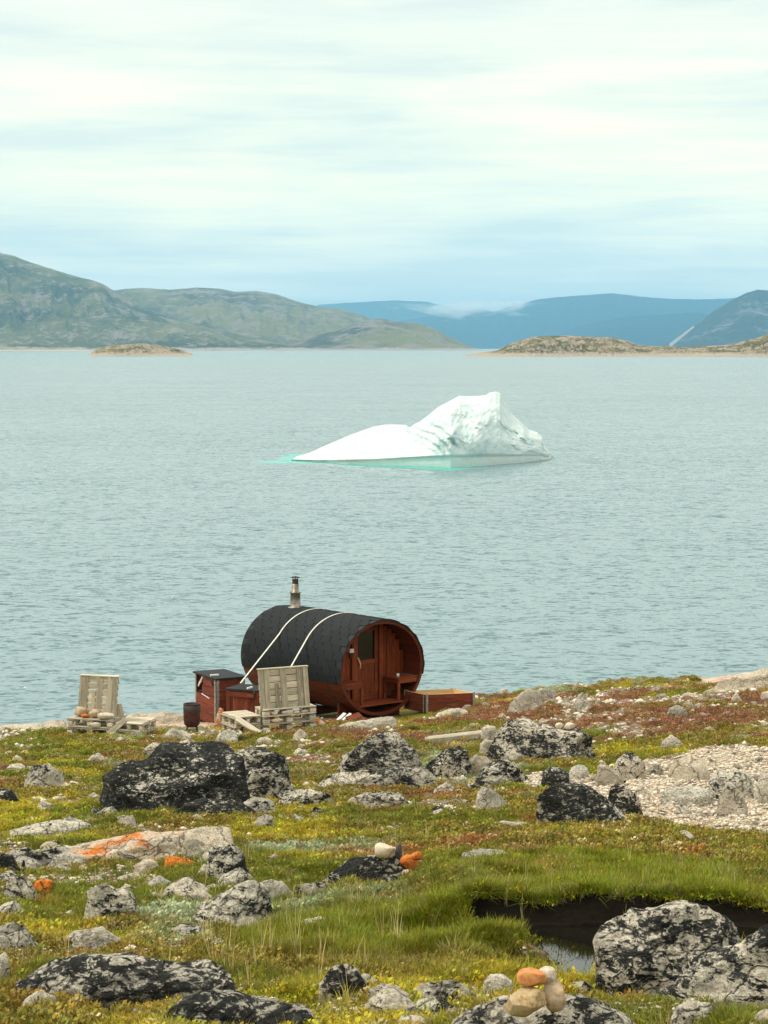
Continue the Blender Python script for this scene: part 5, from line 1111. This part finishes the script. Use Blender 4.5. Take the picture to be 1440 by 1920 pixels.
def tuft(seed, nb, h, spread, width, droop):
    rs = np.random.RandomState(seed); V = []; Fc = []; B = []; n = 0
    for k in range(nb):
        a = rs.uniform(0, 6.28); r0 = spread * math.sqrt(rs.uniform(0, 1)); bx, by = r0 * math.cos(a), r0 * math.sin(a); da = a + rs.uniform(-.9, .9); L = h * rs.uniform(.5, 1.1); dr = droop * rs.uniform(.4, 1.3); w = width * rs.uniform(.7, 1.3)
        dx, dy = math.cos(da), math.sin(da); tx, ty = -dy, dx; segs = 3; prev = None
        for s in range(segs + 1):
            t = s / segs; x = bx + dx * L * dr * t ** 1.8; y = by + dy * L * dr * t ** 1.8; z = L * (t - .35 * dr * t * t) - .01; ww = w * (1 - t) ** .7
            if s < segs: V += [(x - tx * ww, y - ty * ww, z), (x + tx * ww, y + ty * ww, z)]
            else: V += [(x, y, z)]
        for s in range(segs - 1): i = n + 2 * s; Fc += [(i, i + 1, i + 3), (i, i + 3, i + 2)]
        i = n + 2 * (segs - 1); Fc.append((i, i + 1, i + 2)); B += [rs.uniform(0, 1)] * (2 * segs + 1); n += 2 * segs + 1
    me = np_mesh('tuft', V, Fc, M_LEAF, False); at_ = me.attributes.new('blade', 'FLOAT', 'POINT'); at_.data.foreach_set('value', np.array(B, np.float32)); return me
def cushion(seed, nl, r, h, leaf):
    """low mat of small leaves, heather and moss"""
    rs = np.random.RandomState(seed); V = []; Fc = []; B = []
    for k in range(nl):
        a = rs.uniform(0, 6.28); q = math.sqrt(rs.uniform(0, 1)); x, y = r * q * math.cos(a), r * q * math.sin(a); z = h * (1 - q * q) * rs.uniform(.3, 1.1)
        d = rs.normal(size=3); d[2] = abs(d[2]) + .3; d /= np.linalg.norm(d); e = np.cross(d, rs.normal(size=3)); e /= np.linalg.norm(e); l = leaf * rs.uniform(.6, 1.4)
        c = np.array((x, y, z)); i = len(V); V += [tuple(c), tuple(c + d * l * .55 + e * l * .3), tuple(c + d * l * 1.1), tuple(c + d * l * .55 - e * l * .3)]; Fc.append((i, i + 1, i + 2, i + 3)); B += [rs.uniform(0, 1)] * 4
    me = np_mesh('mat', V, Fc, M_LEAF, False); at_ = me.attributes.new('blade', 'FLOAT', 'POINT'); at_.data.foreach_set('value', np.array(B, np.float32)); return me
def instancer(name, me, X, Y, Z, scale, tintc, rotz, tilt=.15):
    tpl = bpy.data.objects.new(name + '_sprig', me)      # template, not linked to the scene
    n = len(X); pmh = bpy.data.meshes.new(name); pmh.vertices.add(n); pmh.vertices.foreach_set('co', np.stack([X, Y, Z], 1).astype(np.float32).ravel())
    a = pmh.attributes.new('rot', 'FLOAT_VECTOR', 'POINT'); rr = np.random.RandomState(n); a.data.foreach_set('vector', np.stack([rr.uniform(-tilt, tilt, n), rr.uniform(-tilt, tilt, n), rotz], 1).astype(np.float32).ravel())
    a = pmh.attributes.new('scl', 'FLOAT', 'POINT'); a.data.foreach_set('value', scale.astype(np.float32))
    a = pmh.attributes.new('tint', 'FLOAT_COLOR', 'POINT'); c = np.ones((n, 4), np.float32); c[:, :3] = tintc; a.data.foreach_set('color', c.ravel())
    o = link(name, pmh); md = o.modifiers.new('grow', 'NODES'); ng = bpy.data.node_groups.new('grow', 'GeometryNodeTree'); md.node_group = ng
    ng.interface.new_socket('Geometry', in_out='INPUT', socket_type='NodeSocketGeometry'); ng.interface.new_socket('Geometry', in_out='OUTPUT', socket_type='NodeSocketGeometry')
    gi = ng.nodes.new('NodeGroupInput'); go = ng.nodes.new('NodeGroupOutput'); ip = ng.nodes.new('GeometryNodeInstanceOnPoints'); ob = ng.nodes.new('GeometryNodeObjectInfo'); ob.inputs[0].default_value = tpl
    nr = ng.nodes.new('GeometryNodeInputNamedAttribute'); nr.data_type = 'FLOAT_VECTOR'; nr.inputs[0].default_value = 'rot'; nsn = ng.nodes.new('GeometryNodeInputNamedAttribute'); nsn.data_type = 'FLOAT'; nsn.inputs[0].default_value = 'scl'
    e2r = ng.nodes.new('FunctionNodeEulerToRotation')
    mp = ng.nodes.new('GeometryNodeMeshToPoints')
    L = ng.links.new; L(gi.outputs[0], mp.inputs[0]); L(mp.outputs[0], ip.inputs['Points']); L(ob.outputs['Geometry'], ip.inputs['Instance']); L(nr.outputs[0], e2r.inputs[0]); L(e2r.outputs[0], ip.inputs['Rotation']); L(nsn.outputs[0], ip.inputs['Scale']); L(ip.outputs[0], go.inputs[0])
    tag(o, kind='stuff'); return o
rs = np.random.RandomState(21)
def plants(n, y0=1250, y1=1945, x0=-120, x1=1560):
    """points evenly dense in the view, so that far ground is covered as well as near ground"""
    py = rs.uniform(y0, y1, n); px = rs.uniform(x0, x1, n); X, Y, hit = G_many(px, py); X, Y = X[hit], Y[hit]; Y = Y + rs.uniform(-.05, .05, len(Y))
    Z = hgt_fast(X, Y); c, w, qx, qy = veg_fields(X, Y, Z); g, s2, s3 = bare_mask(X, Y, qx, qy)
    sd = np.where(in_poly(X, Y, POOL), -1, 1) * seg_dist(X, Y, POOL)
    near = (sd < .5) & (Y < 13.3) & (qx > 960) & (qx < 1130) & (rs.uniform(0, 1, len(X)) < .93)
    ok = ~near & (g < .5) & (s2 * .9 < rs.uniform(0, 1, len(X))) & (s3 < .5) & clear_of_rocks(X, Y, .8) & (sd > -.03) & ~((Y > 13.6) & (Y < 13.97) & (qx > 872))
    ok &= ~((np.abs(X + 1.6) < 2.6) & (Y > 45.2) & (Y < 50))
    return X[ok], Y[ok], hgt(X[ok], Y[ok]), c[ok], {k: v[ok] for k, v in w.items()}, qx[ok], qy[ok], sd[ok]
X, Y, Z, c, w, qx, qy, sd_ = plants(190000)
S = mpp(Y, 4) / mpp(14, 4)                                   # relative size so that far tufts stay readable
S = np.clip(S, .7, 3) ** .2
lushness = np.clip(w['lush'] * 1.4 + w['green'] * .8 + w['yellow'] * .5 + w['straw'] * 1.0, 0, 1)
isgrass = rs.uniform(0, 1, len(X)) < .12 + .75 * lushness
jit = rs.uniform(.75, 1.3, (len(X), 1)); hue = rs.normal(0, .12, (len(X), 3)); C = np.clip(c * jit * (1 + hue * np.array([1, .5, .6])), .005, .9)
dry = rs.uniform(0, 1, len(X)) < .05; C[dry] = np.array(PAL['straw']) * rs.uniform(.4, .9, (dry.sum(), 1))
far = sstep(20, 40, Y)
tall = 1 + .30 * blob(qx, qy, 720, 1790, 330, 70) + .1 * blob(qx, qy, 1200, 1665, 400, 30) + .9 * blob(qx, qy, 1150, 1280, 160, 20)
hs = .85 * S * (1 - .5 * far) * tall * rs.uniform(.6, 1.25, len(X))
rz = rs.uniform(0, 6.28, len(X)); kind = rs.randint(0, 3, len(X))
TF = [tuft(1, 16, .115, .045, .0030, .55), tuft(2, 20, .085, .055, .0028, .8), tuft(3, 12, .14, .035, .0028, .45)]
for k, t in enumerate(TF):
    m = isgrass & (kind == k); instancer(('green_grass', 'short_grass', 'tall_grass')[k], t, X[m], Y[m], Z[m], hs[m], C[m], rz[m])
CU = [cushion(11, 70, .085, .035, .017), cushion(12, 55, .07, .05, .021), cushion(13, 90, .10, .03, .013)]
for k, t in enumerate(CU):
    m = ~isgrass & (kind == k); instancer(('moss_cushions', 'willow_mat', 'heather_mat')[k], t, X[m], Y[m], Z[m], (.9 * S * rs.uniform(.6, 1.35, len(X)))[m], C[m] * 1.1, rz[m])
# turf hanging over the pool banks
PP = np.array(POOL); seg = []
far_edge = POOL[10:] + POOL[:2]
for a, b in zip(far_edge, far_edge[1:]):
    L = math.hypot(b[0] - a[0], b[1] - a[1]); n = max(2, int(L / .012)); t = rs.uniform(0, 1, n); seg += [(a[0] + (b[0] - a[0]) * q, a[1] + (b[1] - a[1]) * q) for q in t]
seg = np.array(seg); sx_ = seg[:, 0] + rs.normal(0, .03, len(seg)); sy_ = np.where(seg[:, 1] > 13.55, 13.97 + rs.uniform(-.02, .10, len(seg)), seg[:, 1] + rs.uniform(0, .1, len(seg))); sz_ = hgt(sx_, sy_)
hang = tuft(9, 14, .16, .04, .003, 1.15); cc = np.tile(np.array(PAL['lush']), (len(seg), 1)) * rs.uniform(.5, 1.5, (len(seg), 1)); dk = rs.uniform(0, 1, len(seg)) < .35; cc[dk] = np.array((.16, .14, .06)) * rs.uniform(.6, 1.2, (dk.sum(), 1))
instancer('bank_grass', hang, sx_, sy_ - .02, sz_ - .01, rs.uniform(.6, 1.15, len(seg)), cc, rs.uniform(0, 6.28, len(seg)), .5)
# dry stalks standing in the foreground
st = tuft(15, 5, .34, .02, .0022, .22)
n = 160; px = np.concatenate([rs.uniform(380, 760, 70), rs.uniform(0, 1440, 90)]); py = np.concatenate([rs.uniform(1700, 1850, 70), rs.uniform(1560, 1900, 90)]); X, Y, hit = G_many(px, py); ok = hit & clear_of_rocks(X, Y) & ~in_poly(X, Y, POOL); X, Y = X[ok], Y[ok]
instancer('dry_stalks', st, X, Y, hgt(X, Y), rs.uniform(.4, 1., len(X)), np.tile(np.array((.60, .48, .22)), (len(X), 1)), rs.uniform(0, 6.28, len(X)))

# ------------------------------------------------------------------ haze
def haze():
    bm = bmesh.new(); bmesh.ops.create_cube(bm, size=1); bmesh.ops.scale(bm, vec=(28000, 38000, 690), verts=bm.verts); bmesh.ops.translate(bm, vec=(0, 12300, 305), verts=bm.verts)
    m = bpy.data.materials.new('air_haze'); m.use_nodes = True; nt = m.node_tree; nt.nodes.clear(); o = nn(nt, 'ShaderNodeOutputMaterial'); v = nn(nt, 'ShaderNodeVolumePrincipled', ins={'Color': (.34, .71, 1.0, 1), 'Density': .000050, 'Anisotropy': 0.0})
    ln(nt, v.outputs[0], o.inputs['Volume']); tag(bm_obj('haze', bm, m), kind='stuff')
haze()
def low_cloud():
    bm = bmesh.new(); bmesh.ops.create_icosphere(bm, subdivisions=3, radius=1); bmesh.ops.scale(bm, vec=(820, 900, 120), verts=bm.verts)
    c = at(875, 577, 17800); m = bpy.data.materials.new('cloud_vapour'); m.use_nodes = True; nt = m.node_tree; nt.nodes.clear(); o = nn(nt, 'ShaderNodeOutputMaterial')
    v = nn(nt, 'ShaderNodeVolumePrincipled', ins={'Color': (.97, .98, 1, 1)}); tc = nn(nt, 'ShaderNodeTexCoord')
    ln_ = nn(nt, 'ShaderNodeVectorMath', operation='LENGTH'); ln(nt, mapping(nt, tc.outputs['Object'], (1 / 820, 1 / 900, 1 / 120)), ln_.inputs[0])
    n = noise_n(nt, mapping(nt, tc.outputs['Object'], (1 / 260, 1 / 400, 1 / 75)), 1, 4, .6, .4)
    d = math_n(nt, 'SUBTRACT', math_n(nt, 'SUBTRACT', math_n(nt, 'MULTIPLY', n, 2.6), .85), ln_.outputs['Value'])
    ln(nt, math_n(nt, 'MULTIPLY', math_n(nt, 'MAXIMUM', d, 0.0), .011), v.inputs['Density']); ln(nt, v.outputs[0], o.inputs['Volume'])
    ob = bm_obj('low_cloud', bm, m); ob.location = c; tag(ob, kind='stuff')
low_cloud()
for o in bpy.data.objects:
    if '_r' in o.keys(): del o['_r']
